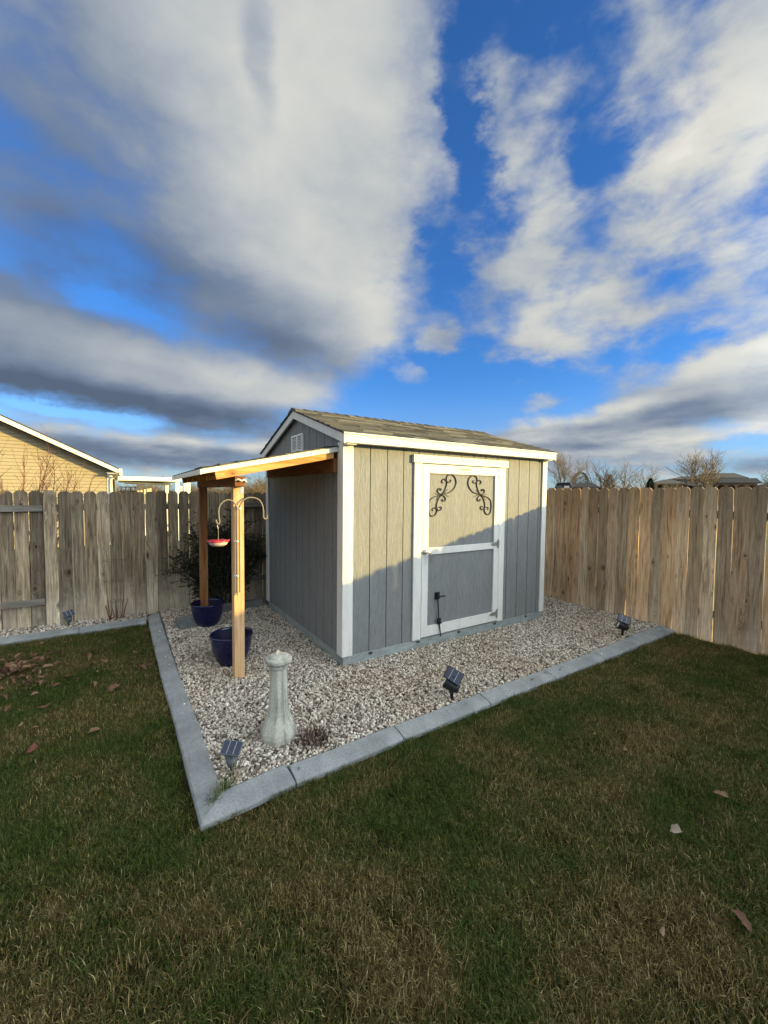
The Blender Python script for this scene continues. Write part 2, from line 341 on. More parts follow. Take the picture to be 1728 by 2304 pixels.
# ------------------------------------------------------------------ mesh helpers
class MB:
    def __init__(s): s.v = []; s.f = []; s.sm = []; s.mi = []; s.cur = 0
    def add(s, vs, fs, smooth=False):
        o = len(s.v); s.v += [tuple(p) for p in vs]
        for f_ in fs: s.f.append([o+i for i in f_]); s.sm.append(smooth); s.mi.append(s.cur)
        return s
    def box(s, x0, x1, y0, y1, z0, z1):
        return s.add([(x, y, z) for z in (z0, z1) for y in (y0, y1) for x in (x0, x1)],
                     [(0, 2, 3, 1), (4, 5, 7, 6), (0, 1, 5, 4), (2, 6, 7, 3), (0, 4, 6, 2), (1, 3, 7, 5)])
    def prism(s, poly, d, axis):
        """poly: 2D points; axis: extruded axis with range d=(a,b)"""
        n = len(poly); vs = []
        for a in d:
            for (p, q) in poly:
                vs.append({'x': (a, p, q), 'y': (p, a, q), 'z': (p, q, a)}[axis])
        fs = [tuple(range(n)), tuple(range(2*n-1, n-1, -1))] + [(i, i+n, (i+1) % n+n, (i+1) % n) for i in range(n)]
        return s.add(vs, fs)
    def tube(s, pts, r, k=8, cap=True, smooth=True):
        pts = [Vector(p) for p in pts]; n = len(pts)
        rr = r if isinstance(r, (list, tuple)) else [r]*n
        t0 = (pts[1]-pts[0]).normalized(); a = t0.orthogonal().normalized(); vs = []; fs = []
        for i, p in enumerate(pts):
            t = (pts[min(i+1, n-1)]-pts[max(i-1, 0)]).normalized()
            a = (a - t*a.dot(t)); a = a.normalized() if a.length > 1e-6 else t.orthogonal().normalized()
            b = t.cross(a)
            for j in range(k): vs.append(p + (a*cos(2*pi*j/k)+b*sin(2*pi*j/k))*rr[i])
        for i in range(n-1):
            for j in range(k): fs.append((i*k+j, i*k+(j+1) % k, (i+1)*k+(j+1) % k, (i+1)*k+j))
        s.add(vs, fs, smooth)
        if cap:
            s.add(vs[:k], [tuple(range(k-1, -1, -1))]); s.add(vs[-k:], [tuple(range(k))])
        return s
    def lathe(s, prof, k=24, c=(0, 0), smooth=True, rot=0.0):
        vs = []; fs = []
        for (r, z) in prof:
            for j in range(k): vs.append((c[0]+r*cos(2*pi*j/k+rot), c[1]+r*sin(2*pi*j/k+rot), z))
        for i in range(len(prof)-1):
            for j in range(k): fs.append((i*k+j, i*k+(j+1) % k, (i+1)*k+(j+1) % k, (i+1)*k+j))
        s.add(vs, fs, smooth)
        s.add(vs[:k], [tuple(range(k-1, -1, -1))]); s.add(vs[-k:], [tuple(range(k))]); return s
    def xf(s, Mx): s.v = [tuple(Mx @ Vector(p)) for p in s.v]; return s
    def mesh(s, name, mats):
        me = bpy.data.meshes.new(name); me.from_pydata(s.v, [], s.f)
        for m in (mats if isinstance(mats, (list, tuple)) else [mats]): me.materials.append(m)
        me.polygons.foreach_set('use_smooth', s.sm); me.polygons.foreach_set('material_index', s.mi); me.update()
        return me
    def build(s, name, mats, parent=None, loc=None, bevel=0.0):
        """vertices in world coordinates; stored relative to the parent (which is never rotated here) or to loc"""
        off = Vector((0, 0, 0))
        if parent is not None: off = wloc(parent)
        l = Vector(loc) if loc is not None else off
        s.v = [(p[0]-l.x, p[1]-l.y, p[2]-l.z) for p in s.v]
        o = bpy.data.objects.new(name, s.mesh(name, mats)); COL.objects.link(o)
        if parent is not None: o.parent = parent; o.location = l-off
        else: o.location = l
        if bevel:
            b = o.modifiers.new('edge', 'BEVEL'); b.width = bevel; b.segments = 2; b.limit_method = 'ANGLE'
        return o
def wloc(o):
    l = Vector(o.location)
    while o.parent: o = o.parent; l = l+Vector(o.location)
    return l
def tag(o, label=None, cat=None, group=None, kind=None):
    if label: o['label'] = label
    if cat: o['category'] = cat
    if group: o['group'] = group
    if kind: o['kind'] = kind
    return o
def thing(name, label, cat, loc=(0, 0, 0), rot=(0, 0, 0), group=None):
    o = bpy.data.objects.new(name, None); COL.objects.link(o); o.location = loc; o.rotation_euler = rot
    o.empty_display_size = .1
    return tag(o, label, cat, group)
def struct(o): o['kind'] = 'structure'; return o
def inst(name, me, parent, loc, rot=(0, 0, 0), sc=(1, 1, 1)):
    o = bpy.data.objects.new(name, me); COL.objects.link(o); o.parent = parent; o.location = loc; o.rotation_euler = rot; o.scale = sc
    return o
def catmull(pts, n=6):
    P = [Vector(p) for p in pts]; P = [P[0]*2-P[1]] + P + [P[-1]*2-P[-2]]; out = []
    for i in range(1, len(P)-2):
        for k in range(n):
            t = k/n; a, b, c, d = P[i-1:i+3]
            out.append(0.5*((2*b)+(-a+c)*t+(2*a-5*b+4*c-d)*t*t+(-a+3*b-3*c+d)*t**3))
    out.append(P[-2]); return out

# ------------------------------------------------------------------ scatter (geometry nodes)
def scatter(obj, templates, density, smin, smax, tilt, zr, seed=0, density_attr=None):
    tc = bpy.data.collections.new(obj.name+'_templates')
    for o in templates: tc.objects.link(o)
    ng = bpy.data.node_groups.new(obj.name+'_scatter', 'GeometryNodeTree')
    ng.interface.new_socket('Geometry', in_out='INPUT', socket_type='NodeSocketGeometry')
    ng.interface.new_socket('Geometry', in_out='OUTPUT', socket_type='NodeSocketGeometry')
    t = NT(ng); gi = t.n('NodeGroupInput'); go = t.n('NodeGroupOutput')
    dp = t.n('GeometryNodeDistributePointsOnFaces', dict(distribute_method='RANDOM')); t.L.new(gi.outputs[0], dp.inputs['Mesh'])
    dp.inputs['Density'].default_value = density; dp.inputs['Seed'].default_value = seed
    if density_attr:
        na = t.n('GeometryNodeInputNamedAttribute', dict(data_type='FLOAT'), Name=density_attr)
        t.L.new(t.m('MULTIPLY', na.outputs[0], density), dp.inputs['Density'])
    rz = t.n('FunctionNodeRandomValue', dict(data_type='FLOAT')); rz.inputs[2].default_value = zr[0]; rz.inputs[3].default_value = zr[1]; rz.inputs['Seed'].default_value = seed+5
    cz = t.n('ShaderNodeCombineXYZ', i0=0.0, i1=0.0, i2=rz.outputs[1])
    sp = t.n('GeometryNodeSetPosition'); t.L.new(dp.outputs[0], sp.inputs[0]); t.L.new(cz.outputs[0], sp.inputs['Offset'])
    ci = t.n('GeometryNodeCollectionInfo'); ci.inputs[0].default_value = tc; ci.inputs[1].default_value = True; ci.inputs[2].default_value = True
    rr = t.n('FunctionNodeRandomValue', dict(data_type='FLOAT_VECTOR')); rr.inputs[0].default_value = (-tilt, -tilt, 0); rr.inputs[1].default_value = (tilt, tilt, 6.2832); rr.inputs['Seed'].default_value = seed+6
    rs = t.n('FunctionNodeRandomValue', dict(data_type='FLOAT')); rs.inputs[2].default_value = smin; rs.inputs[3].default_value = smax; rs.inputs['Seed'].default_value = seed+7
    ip = t.n('GeometryNodeInstanceOnPoints'); t.L.new(sp.outputs[0], ip.inputs['Points']); t.L.new(ci.outputs[0], ip.inputs['Instance'])
    ip.inputs['Pick Instance'].default_value = True
    t.L.new(rr.outputs[0], ip.inputs['Rotation']); t.L.new(rs.outputs[1], ip.inputs['Scale'])
    t.L.new(ip.outputs[0], go.inputs[0])
    md = obj.modifiers.new('scatter', 'NODES'); md.node_group = ng

# ================================================================== GROUND
def soil():
    m, t, b = mat('lawn_soil'); g = t.n('ShaderNodeNewGeometry').outputs['Position']
    n = t.noise(g, 40, 5, .7); t.put(b.inputs['Base Color'], t.mix(t.mr(n, .35, .65), (.014, .015, .006), (.04, .034, .014)))
    b.inputs['Roughness'].default_value = 1; b.inputs['Specular IOR Level'].default_value = 0; bump(t, b, n, .01); return m
def far_ground():
    m, t, b = mat('winter_field'); g = t.n('ShaderNodeNewGeometry').outputs['Position']
    n = t.noise(g, .15, 6, .6); n2 = t.noise(g, 12, 4, .7)
    c = t.mix(t.mr(n, .4, .6), (.055, .07, .022), (.17, .14, .07)); t.put(b.inputs['Base Color'], t.v('SCALE', c, t.mr(n2, .3, .7, .7, 1.3)))
    b.inputs['Roughness'].default_value = 1; return m
M_soil = soil()
g = MB().add([(-1500, -1500, -.035), (1500, -1500, -.035), (1500, 1500, -.035), (-1500, 1500, -.035)], [(0, 1, 2, 3)]).build('ground', far_ground()); struct(g)
lw = MB().add([(-9, -9, -.012), (4.1, -9, -.012), (4.1, 3.05, -.012), (-9, 3.05, -.012)], [(0, 1, 2, 3)]).build('lawn', M_soil); struct(lw)

def gravelbase():
    m, t, b = mat('gravel_dust'); g = t.n('ShaderNodeNewGeometry').outputs['Position']
    n = t.noise(g, 120, 3, .7); t.put(b.inputs['Base Color'], t.mix(t.mr(n, .4, .6), (.10, .08, .06), (.22, .19, .15)))
    b.inputs['Roughness'].default_value = 1; return m
M_gb = gravelbase()
gb = MB().add([(-1.42, -1.2, .005), (4.14, -1.2, .005), (4.14, 3.08, .005), (-1.42, 3.08, .005)], [(0, 1, 2, 3)]).build('gravel_bed', M_gb); struct(gb)
gb2 = MB().add([(-6, 2.62, .004), (-1.53, 2.62, .004), (-1.53, 3.12, .004), (-6, 3.12, .004)], [(0, 1, 2, 3)]).build('fence_bed', M_gb); struct(gb2)

def stone_mat():
    m, t, b = mat('crushed_stone'); oi = t.n('ShaderNodeObjectInfo')
    r = oi.outputs['Random']; c = t.n('ShaderNodeTexCoord').outputs['Object']
    col = t.ramp(r, [(0, (.11, .095, .075)), (.18, (.25, .215, .17)), (.36, (.42, .365, .30)), (.50, (.51, .42, .34)), (.66, (.59, .53, .44)), (.84, (.71, .66, .57)), (1, (.86, .82, .73))])
    n = t.noise(c, 1.6, 5, .65)
    col = t.v('SCALE', col, t.mr(n, .3, .7, .72, 1.18, 'LINEAR'))
    # broad patches of browner stone
    gp = t.n('ShaderNodeNewGeometry').outputs['Position']
    col = t.mix(t.mr(t.noise(gp, .9, 2), .45, .65, 0, .45), col, t.mix(1.0, col, (.86, .76, .66), 'MULTIPLY'))
    t.put(b.inputs['Base Color'], col); b.inputs['Roughness'].default_value = .8; b.inputs['Specular IOR Level'].default_value = .3
    return m
M_stone = stone_mat()
stones = []
for k in range(12):
    bm = bmesh.new(); bmesh.ops.create_icosphere(bm, subdivisions=1 if k % 2 else 2, radius=1)
    sx, sy, sz = random.uniform(.85, 1.25), random.uniform(.7, 1.0), random.uniform(.45, .75)
    for vv in bm.verts:
        p = vv.co; d = 1+.42*mnoise.noise(p*1.3+Vector((k*7.1, 0, 0)))+.12*mnoise.noise(p*3.7+Vector((0, k*3.3, 0)))
        vv.co = Vector((p.x*sx*d, p.y*sy*d, p.z*sz*d))
    # chop two flat faces
    for q in range(3):
        nn = Vector((random.uniform(-1, 1), random.uniform(-1, 1), random.uniform(-1, 1))).normalized(); lim = random.uniform(.55, .75)
        for vv in bm.verts:
            ex = vv.co.dot(nn)-lim
            if ex > 0: vv.co -= nn*ex
    me = bpy.data.meshes.new('stone'); bm.to_mesh(me); bm.free(); me.materials.append(M_stone)
    stones.append(bpy.data.objects.new('stone', me))
gm = MB(); zs = .012
def quad(mb, x0, x1, y0, y1, z=zs): mb.add([(x0, y0, z), (x1, y0, z), (x1, y1, z), (x0, y1, z)], [(0, 1, 2, 3)])
quad(gm, -1.375, 4.12, -1.12, 0.0); quad(gm, -1.375, 0.0, 0.0, 3.05); quad(gm, 3.07, 4.12, 0.0, 2.6)
gv = gm.build('gravel', M_stone); tag(gv, 'pale crushed stone spread around the shed', 'gravel', kind='stuff')
scatter(gv, stones, 8200, .0065, .0148, 1.2, (0, .026), 3)
gm = MB(); quad(gm, -4.6, -1.54, 2.69, 3.10, .010)
gv2 = gm.build('gravel', M_stone); tag(gv2, 'thin strip of stones along the foot of the left fence', 'gravel', kind='stuff')
scatter(gv2, stones, 3200, .006, .016, 1.2, (-.004, .012), 9)

gm = MB(); quad(gm, -.95, 4.0, -1.235, -1.13, .050); quad(gm, -1.50, -1.37, -.2, 2.7, .050)
gs = gm.build('gravel', M_stone); tag(gs, 'stray stones scattered on top of the kerb', 'gravel', kind='stuff')
scatter(gs, stones, 55, .004, .010, 1.2, (0, .003), 31)
# ------------------------------------------------------------------ lawn grass
def grass_mat():
    m, t, b = mat('lawn_grass'); geo = t.n('ShaderNodeNewGeometry'); P = geo.outputs['Position']
    rn = t.n('ShaderNodeAttribute', dict(attribute_name='blade'))
    r = rn.outputs['Fac']; hgt = t.n('ShaderNodeAttribute', dict(attribute_name='tip')).outputs['Fac']
    big = t.noise(P, 1.15, 4, .6, .5); sm = t.noise(P, 6.0, 4, .6, .3)
    def spot(x, y, rx, ry, wgt):
        d = t.v('LENGTH', t.v('MULTIPLY', t.v('SUBTRACT', P, (x, y, 0)), (1/rx, 1/ry, 0)))
        return t.m('MULTIPLY', t.mr(d, .2, 1.3, 1, 0), wgt)
    dry = t.m('ADD', t.m('MULTIPLY', t.m('SUBTRACT', big, .5), 3.3), t.m('MULTIPLY', t.m('SUBTRACT', sm, .5), 1.3))
    dry = t.m('ADD', dry, .36)
    for q in [(-.15, -2.75, .55, .32, .45), (.35, -2.35, .35, .2, .3), (-1.45, -1.75, .35, .3, .35), (-1.9, -2.0, .5, .4, .25), (.6, -1.42, .25, .1, .5), (-.7, -1.5, .5, .10, .35), (2.4, -1.7, .22, .10, .5), (3.3, -1.6, .6, .16, .25), (1.2, -2.2, .5, .25, .2), (-.9, -2.2, .5, .3, .15),
              (-.2, -1.75, .45, .18, -.35), (1.2, -1.7, .5, .2, -.3), (-2.1, -.3, .5, .6, -.3), (-2.0, .9, .6, .7, -.2), (2.6, -2.1, .8, .25, -.2)]:
        dry = t.m('ADD', dry, spot(*q))
    isdry = t.mr(t.m('SUBTRACT', dry, r), -.10, .10)
    r2 = t.n('ShaderNodeTexWhiteNoise', dict(noise_dimensions='1D'), W=t.m('MULTIPLY', r, 91.7)).outputs[0]
    green = t.ramp(r2, [(0, (.012, .027, .003)), (.4, (.034, .066, .006)), (.8, (.074, .112, .011)), (1, (.18, .20, .045))])
    straw = t.ramp(r2, [(0, (.034, .025, .006)), (.45, (.115, .082, .022)), (.8, (.29, .205, .072)), (1, (.62, .51, .25))])
    col = t.mix(isdry, green, straw)
    col = t.mix(t.m('MULTIPLY', t.m('GREATER_THAN', hgt, .72), t.m('GREATER_THAN', r2, .55)), col, t.mix(.5, col, (.26, .22, .11)))
    t.put(b.inputs['Base Color'], col); b.inputs['Roughness'].default_value = .55; b.inputs['Specular IOR Level'].default_value = .25
    tr = t.n('ShaderNodeBsdfTranslucent', Color=col); o = [n for n in t.N if n.type == 'OUTPUT_MATERIAL'][0]
    mx = t.n('ShaderNodeMixShader', i0=.22, i1=b.outputs[0], i2=tr.outputs[0]); t.L.new(mx.outputs[0], o.inputs[0])
    return m
M_grass = grass_mat()
def blades(n, rad, h0, h1, wid, seed, lean=1.0, name='grass_tuft', m=None):
    rg = random.Random(seed); vs = []; fs = []; br = []; tp = []
    for i in range(n):
        a = rg.uniform(0, 2*pi); q = rad*math.sqrt(rg.random()); x, y = q*cos(a), q*sin(a)
        d = rg.uniform(0, 2*pi); h = rg.uniform(h0, h1); ln = rg.uniform(.15, 1.0)*lean*h; wd = wid*rg.uniform(.6, 1.3)
        dx, dy = cos(d), sin(d); px, py = -dy*wd/2, dx*wd/2; zz = h*math.sqrt(max(.12, 1-min(.85, (ln/h)**2*.8)))
        b0 = len(vs); cu = rg.uniform(.25, .45)
        vs += [(x-px, y-py, -.01), (x+px, y+py, -.01),
               (x+dx*ln*cu-px*.8, y+dy*ln*cu-py*.8, zz*.6), (x+dx*ln*cu+px*.8, y+dy*ln*cu+py*.8, zz*.6),
               (x+dx*ln, y+dy*ln, zz)]
        fs += [(b0, b0+1, b0+3, b0+2), (b0+2, b0+3, b0+4)]
        v = rg.random(); br += [v]*5; tp += [0, 0, .5, .5, 1]
    me = bpy.data.meshes.new(name); me.from_pydata(vs, [], fs); me.materials.append(m or M_grass)
    for nm, arr in (('blade', br), ('tip', tp)):
        at_ = me.attributes.new(nm, 'FLOAT', 'POINT'); at_.data.foreach_set('value', arr)
    return me
tufts = [bpy.data.objects.new('grass_tuft', blades(125, .078, .018, .038, .0021, 40+k, 1.5)) for k in range(7)]
lm = MB()
def lq(x0, x1, y0, y1): lm.add([(x0, y0, -.006), (x1, y0, -.006), (x1, y1, -.006), (x0, y1, -.006)], [(0, 1, 2, 3)])
lq(-1.53, 4.08, -3.6, -1.335); lq(-3.9, -1.53, -2.7, 2.51); lq(-.93, 4.08, -1.335, -1.285); lq(-2.4, -1.53, -3.2, -2.7); lq(.7, 4.08, -1.285, -1.262)
gr = lm.build('grass', M_grass); tag(gr, 'mown green and straw coloured lawn grass', 'grass', kind='stuff')
scatter(gr, tufts, 420, .85, 1.25, .18, (-.004, .003), 21)
# coarser cover for the parts of the lawn outside the picture
lm = MB(); lq(-8.5, -3.9, -8, 2.5); lq(-3.9, 4.08, -8, -3.6)
gr2 = lm.build('grass', M_grass); tag(gr2, 'lawn grass continuing past the mown corner', 'grass', kind='stuff')
scatter(gr2, tufts, 110, 1.1, 1.7, .18, (-.004, .003), 22)

# ------------------------------------------------------------------ kerb
kerb = thing('concrete_kerb', None, None); struct(kerb)
# profile: (distance from the lawn edge inwards, height)
PROF = [(0, -.03), (0, .014), (.010, .026), (.045, .036), (.10, .046), (.136, .050), (.149, .043), (.152, -.03)]
def kerb_seg(p0, p1, wscale=1.0, n=8, gap=.006, trim0=0, trim1=0):
    p0 = Vector(p0).to_3d(); p1 = Vector(p1).to_3d(); d = (p1-p0); L = d.length; d.normalize(); nrm = Vector((-d.y, d.x, 0))
    vs = []; fs = []; m = len(PROF)
    for i in range(n+1):
        s_ = gap/2+(L-gap)*i/n
        for (q, z) in PROF:
            q_ = q*wscale; e = trim0*(1-i/n if i == 0 else 0)*q_ - trim1*(1 if i == n else 0)*q_
            p = p0+d*(s_+e)+nrm*q_
            j = mnoise.noise(p*2.2)*.006+mnoise.noise(p*9)*.003
            vs.append((p.x+nrm.x*j, p.y+nrm.y*j, z+(mnoise.noise(p*3+Vector((5, 5, 0)))*.005 if z > 0 else 0)))
    for i in range(n):
        for j in range(m-1): fs.append((i*m+j, (i+1)*m+j, (i+1)*m+j+1, i*m+j+1))
    fs += [tuple(range(m)), tuple(range((n+1)*m-1, n*m-1, -1))]
    mb = MB(); mb.add(vs, fs); c = (p0+p1)/2
    return mb.build('kerb_segment', M_kerb, kerb, loc=(c.x, c.y, 0), bevel=.004)
A = (-1.487, -1.320)
fr = [A, (-.955, -1.278), (-.16, -1.262), (.725, -1.245), (1.60, -1.242), (2.45, -1.240), (3.3, -1.234), (4.09, -1.225)]
for i in range(len(fr)-1): kerb_seg(fr[i], fr[i+1], (1.12, .95, .95, .98, 1.02, 1.12, 1.30)[i], trim0=1.0 if i == 0 else 0)
lf = [(-1.537, 2.84), (-1.537, 1.9), (-1.532, 1.25), (-1.518, .45), (-1.498, -.29), A]
for i in range(len(lf)-1): kerb_seg(lf[i], lf[i+1], .95, trim1=1.0 if i == len(lf)-2 else 0)
bk = [(-6.4, 2.52), (-5.3, 2.525), (-4.2, 2.53), (-3.15, 2.535), (-2.268, 2.54), (-1.56, 2.56)]
for i in range(len(bk)-1): kerb_seg(bk[i], bk[i+1], 1.05)

# ================================================================== FENCES
def picket_mesh(seed, w_, h, m):
    rg = random.Random(seed); n = 8; hw = w_/2; th = .017; e = .034
    L = []; Rr = []
    for i in range(n+1):
        z = (h-.038)*i/n; b = .0035*sin(i/n*pi*rg.uniform(.6, 1.3)+seed)
        L.append((-hw+b+rg.uniform(-.0012, .0012), z)); Rr.append((hw+b+rg.uniform(-.0012, .0012), z))
    poly = L+[(L[-1][0]+e*.5, h-.017), (L[-1][0]+e, h), (Rr[-1][0]-e, h), (Rr[-1][0]-e*.5, h-.017)]+Rr[::-1]
    # front and back as strips so long thin ngons shade well
    vs = []; fs = []
    rows = list(zip(L, Rr))+[((L[-1][0]+e*.42, h-.015), (Rr[-1][0]-e*.42, h-.015)), ((L[-1][0]+e, h), (Rr[-1][0]-e, h))]
    for (l, r_) in rows:
        cup = rg.uniform(-.0015, .0015)
        vs += [(l[0], -th/2+cup, l[1]), (r_[0], -th/2-cup, r_[1]), (r_[0], th/2-cup, r_[1]), (l[0], th/2+cup, l[1])]
    for i in range(len(rows)-1):
        a = i*4
        for j in range(4): fs.append((a+j, a+(j+1) % 4, a+4+(j+1) % 4, a+4+j))
    fs += [(3, 2, 1, 0), tuple(range(len(vs)-4, len(vs)))]
    mb = MB(); mb.add(vs, fs); return mb.mesh('picket', m)
def picket_run(root, meshes, start, step, count, along, face, other, seed, skip=()):
    rg = random.Random(seed); x = start; rl = wloc(root)
    for i in range(count):
        st = step*rg.uniform(.975, 1.025)
        if i not in skip:
            c = x+st/2
            dz = rg.uniform(-.030, -.012); off = other+rg.uniform(-.006, .006)
            loc = (c, off, dz) if along == 'x' else (off, c, dz)
            inst('picket', meshes[rg.randrange(len(meshes))], root, Vector(loc)-rl,
                 (rg.uniform(-.004, .004), rg.uniform(-.0035, .0035), (0 if along == 'x' else pi/2)+(pi if rg.random() < .5 else 0)+rg.uniform(-.025, .025)))
        x += st
    return x
PA = [picket_mesh(100+k, .1300+.0012*(k % 4), 1.745, M_fence_a) for k in range(9)]
PB = [picket_mesh(200+k, (.1375, .1405, .1415, .1425, .143, .140)[k % 6], 1.865, M_fence_b) for k in range(12)]
lf_ = thing('wooden_fence', 'grey weathered picket fence along the back, behind the bush and bare canes', 'fence', (-1.3, 3.13, 0))
# middle panel: pickets on this side of the rails
picket_run(lf_, PA, -2.64, .1385, 17, 'x', 0, 3.085, 5)
# end panels: rails on this side
picket_run(lf_, PA, -8.2, .1385, 40, 'x', 0, 3.15, 6)
picket_run(lf_, PA, -.29, .1385, 32, 'x', 0, 3.15, 7)
def railx(x0, x1, y, z, h=.078): MB().box(x0, x1, y-.018, y+.018, z-h/2, z+h/2).build('fence_rail', M_rail, lf_, loc=((x0+x1)/2, y, z), bevel=.003)
for z in (1.50, .315):
    railx(-5.3, -2.645, 3.118, z); railx(-8.1, -5.31, 3.118, z)
    railx(-2.63, -.30, 3.115, z+.01); railx(-.28, 2.0, 3.118, z+.03); railx(2.01, 4.0, 3.118, z+.02)
for x in (-5.3, -2.62, -.29, 2.0):
    MB().box(x-.044, x+.044, 3.17, 3.258, -.1, 1.70).build('fence_post', M_fence_a, lf_, loc=(x, 3.2, 0), bevel=.004)
rf_ = thing('wooden_fence', 'brown and grey picket fence down the right side, daylight through its gaps', 'fence', (4.15, 0, 0))
picket_run(rf_, PB, -15.2, .1446, 128, 'y', 0, 4.15, 8)
for z in (1.52, .32):
    for y in np.arange(-15.2, 3.0, 2.44):
        MB().box(4.162, 4.2, y+.005, min(y+2.435, 3.1), z-.045, z+.045).build('fence_rail', M_rail_y, rf_, loc=(4.18, y+1.2, z))
for y in np.arange(-15.2, 3.2, 2.44):
    MB().box(4.2, 4.288, y-.044, y+.044, -.1, 1.78).build('fence_post', M_fence_b, rf_, loc=(4.245, y, 0))

# ================================================================== SHED
SL, SW = 3.06, 2.46
shed = thing('garden_shed', 'grey panelled garden shed with white trim and shingled gable roof', 'shed', (0, 0, 0))
# foundation rails with real slots
def frail(axis, a0, a1, slots, c):
    m = MB(); z0, z1 = -.02, .125; s0, s1 = .084, .112; last = a0; hw = .024
    def bx_(a, b, za, zb, dep=(0, .03)):
        if axis == 'x': m.box(a, b, c+dep[0], c+dep[1], za, zb)
        else: m.box(c+dep[0], c+dep[1], a, b, za, zb)
    bx_(a0, a1, z0, s0); bx_(a0, a1, s1, z1)
    for s_ in slots+[None]:
        e = (s_-hw) if s_ is not None else a1
        bx_(last, e, s0, s1); last = (s_+hw) if s_ is not None else a1
    m.build('foundation_rail', M_galv, shed)
    k = MB()
    if axis == 'x': k.box(a0+.05, a1-.05, c+.031, c+.045, z0, z1)
    else: k.box(c+.031, c+.045, a0+.05, a1-.05, z0, z1)
    k.build('slot_backing', M_dark, shed)  # dark backing put in for the shade inside the slots
frail('x', 0, SL, [.312, .921, 1.529, 2.136, 2.736], 0.0)
frail('y', .0305, SW-.0305, [], 0.0)
MB().box(.0305, SL, SW-.03, SW, -.02, .125).build('foundation_rail', M_galv, shed)
MB().box(SL-.03, SL, .0305, SW-.0305, -.02, .125).build('foundation_rail', M_galv, shed)
# low lip the rails stand on
MB().box(-.012, SL+.01, -.012, -.001, -.02, .022).build('base_flange', M_galv, shed)
MB().box(-.012, -.001, -.001, SW, -.02, .022).build('base_flange', M_galv, shed)
# wall core and boards
SLP = .313
def rz(y): return 2.300+(min(y, 2.46-y+.0)+.10)*SLP        # roof surface (top of deck) height
def core():
    m = MB(); ys = [.016, 1.23, SW-.016]
    m.prism([(.016, .126), (SW-.016, .126), (SW-.016, rz(SW-.016)-.07), (1.23, rz(1.23)-.07), (.016, rz(.016)-.07)], (.016, SL-.016), 'x')
    return m.build('wall_core', simple('groove_grey_paint', (.07, .073, .076), .8), shed)
core()
G = .0045
ed = [0.0]+[.09+.2035*k for k in range(15)]; ed = [e for e in ed if e < 3.02]+[SL]
wf = bpy.data.objects.new('front_wall', None); COL.objects.link(wf); wf.parent = shed
for i in range(len(ed)-1):
    a, b = ed[i]+G*(i > 0), ed[i+1]-G*(i < len(ed)-2)
    MB().box(a, b, 0.0, .0155, .1265, 2.235).build('siding_board', M_siding, wf, loc=((a+b)/2, 0, 0))
ws = bpy.data.objects.new('side_wall', None); COL.objects.link(ws); ws.parent = shed
def side_boards(x0, x1, par):
    ed = [.0165, .046]+[.251+.2046*k for k in range(12)]; ed = [e for e in ed if e < SW-.03]+[SW-.0165]
    for i in range(len(ed)-1):
        a, b = ed[i]+G*(i > 0), ed[i+1]-G*(i < len(ed)-2)
        top = [(b, rz(b)-.068)]
        if a < 1.23 < b: top.append((1.23, rz(1.23)-.068))
        top.append((a, rz(a)-.068))
        MB().prism([(a, .1265), (b, .1265)]+top, (x0, x1), 'x').build('siding_board', M_siding, par, loc=(x0, (a+b)/2, 0))
side_boards(0.0, .0155, ws)
wr = bpy.data.objects.new('side_wall', None); COL.objects.link(wr); wr.parent = shed
side_boards(SL-.0155, SL, wr)
wb = bpy.data.objects.new('back_wall', None); COL.objects.link(wb); wb.parent = shed
for i in range(len(ed)-1):
    a, b = ed[i]+G*(i > 0), ed[i+1]-G*(i < len(ed)-2)
    MB().box(a, b, SW-.0155, SW, .1265, 2.235).build('siding_board', M_siding, wb, loc=((a+b)/2, SW, 0))
# corner trims (front face piece and side face piece)
TB = .128
def trim(x0, x1, y0, y1, z0, z1, name='corner_trim', par=None, mt=None, bv=.003):
    return MB().box(x0, x1, y0, y1, z0, z1).build(name, mt or M_trim, par or shed, loc=((x0+x1)/2, (y0+y1)/2, z0), bevel=bv)
trim(-.022, .092, -.022, -.001, TB, 2.222); trim(-.022, -.001, -.0005, .10, TB, 2.226)
trim(2.99, 3.082, -.022, -.001, TB, 2.205); trim(3.061, 3.082, -.0005, .10, TB, 2.22)
trim(-.022, -.001, SW-.09, SW, TB, 2.226); trim(-.022, .09, SW+.001, SW+.022, TB, 2.22)
trim(3.061, 3.082, SW-.09, SW+.022, TB, 2.22)
# roof
roof = bpy.data.objects.new('roof', None); COL.objects.link(roof); roof.parent = shed
XR0, XR1, YR0, YR1 = -.075, 3.145, -.115, 2.575
deck = MB()
deck.prism([(YR0, rz(YR0)-.028), (YR0, rz(YR0)), (1.23, rz(1.23)), (YR1, rz(YR1)), (YR1, rz(YR1)-.028), (1.23, rz(1.23)-.028)], (XR0+.02, XR1-.02), 'x')
deck.build('roof_deck', M_soffit, roof)
ang = math.atan(SLP)
rg = random.Random(4)
def shingle_mesh(L, W_, th):
    m = MB(); m.add([(-L/2, 0, 0), (L/2, 0, 0), (L/2, W_, -.002), (-L/2, W_, -.002), (-L/2, 0, th), (L/2, 0, th), (L/2, W_, .002), (-L/2, W_, .002)],
                    [(3, 2, 1, 0), (4, 5, 6, 7), (0, 1, 5, 4), (2, 3, 7, 6), (0, 4, 7, 3), (1, 2, 6, 5)])
    return m.mesh('shingle', M_shingle)
SH = {(L, th): shingle_mesh(L, .185, th) for L in (.20, .28, .36, .44) for th in (.011, .017)}
CL = math.hypot(1.23+.115, (1.23+.115)*SLP)
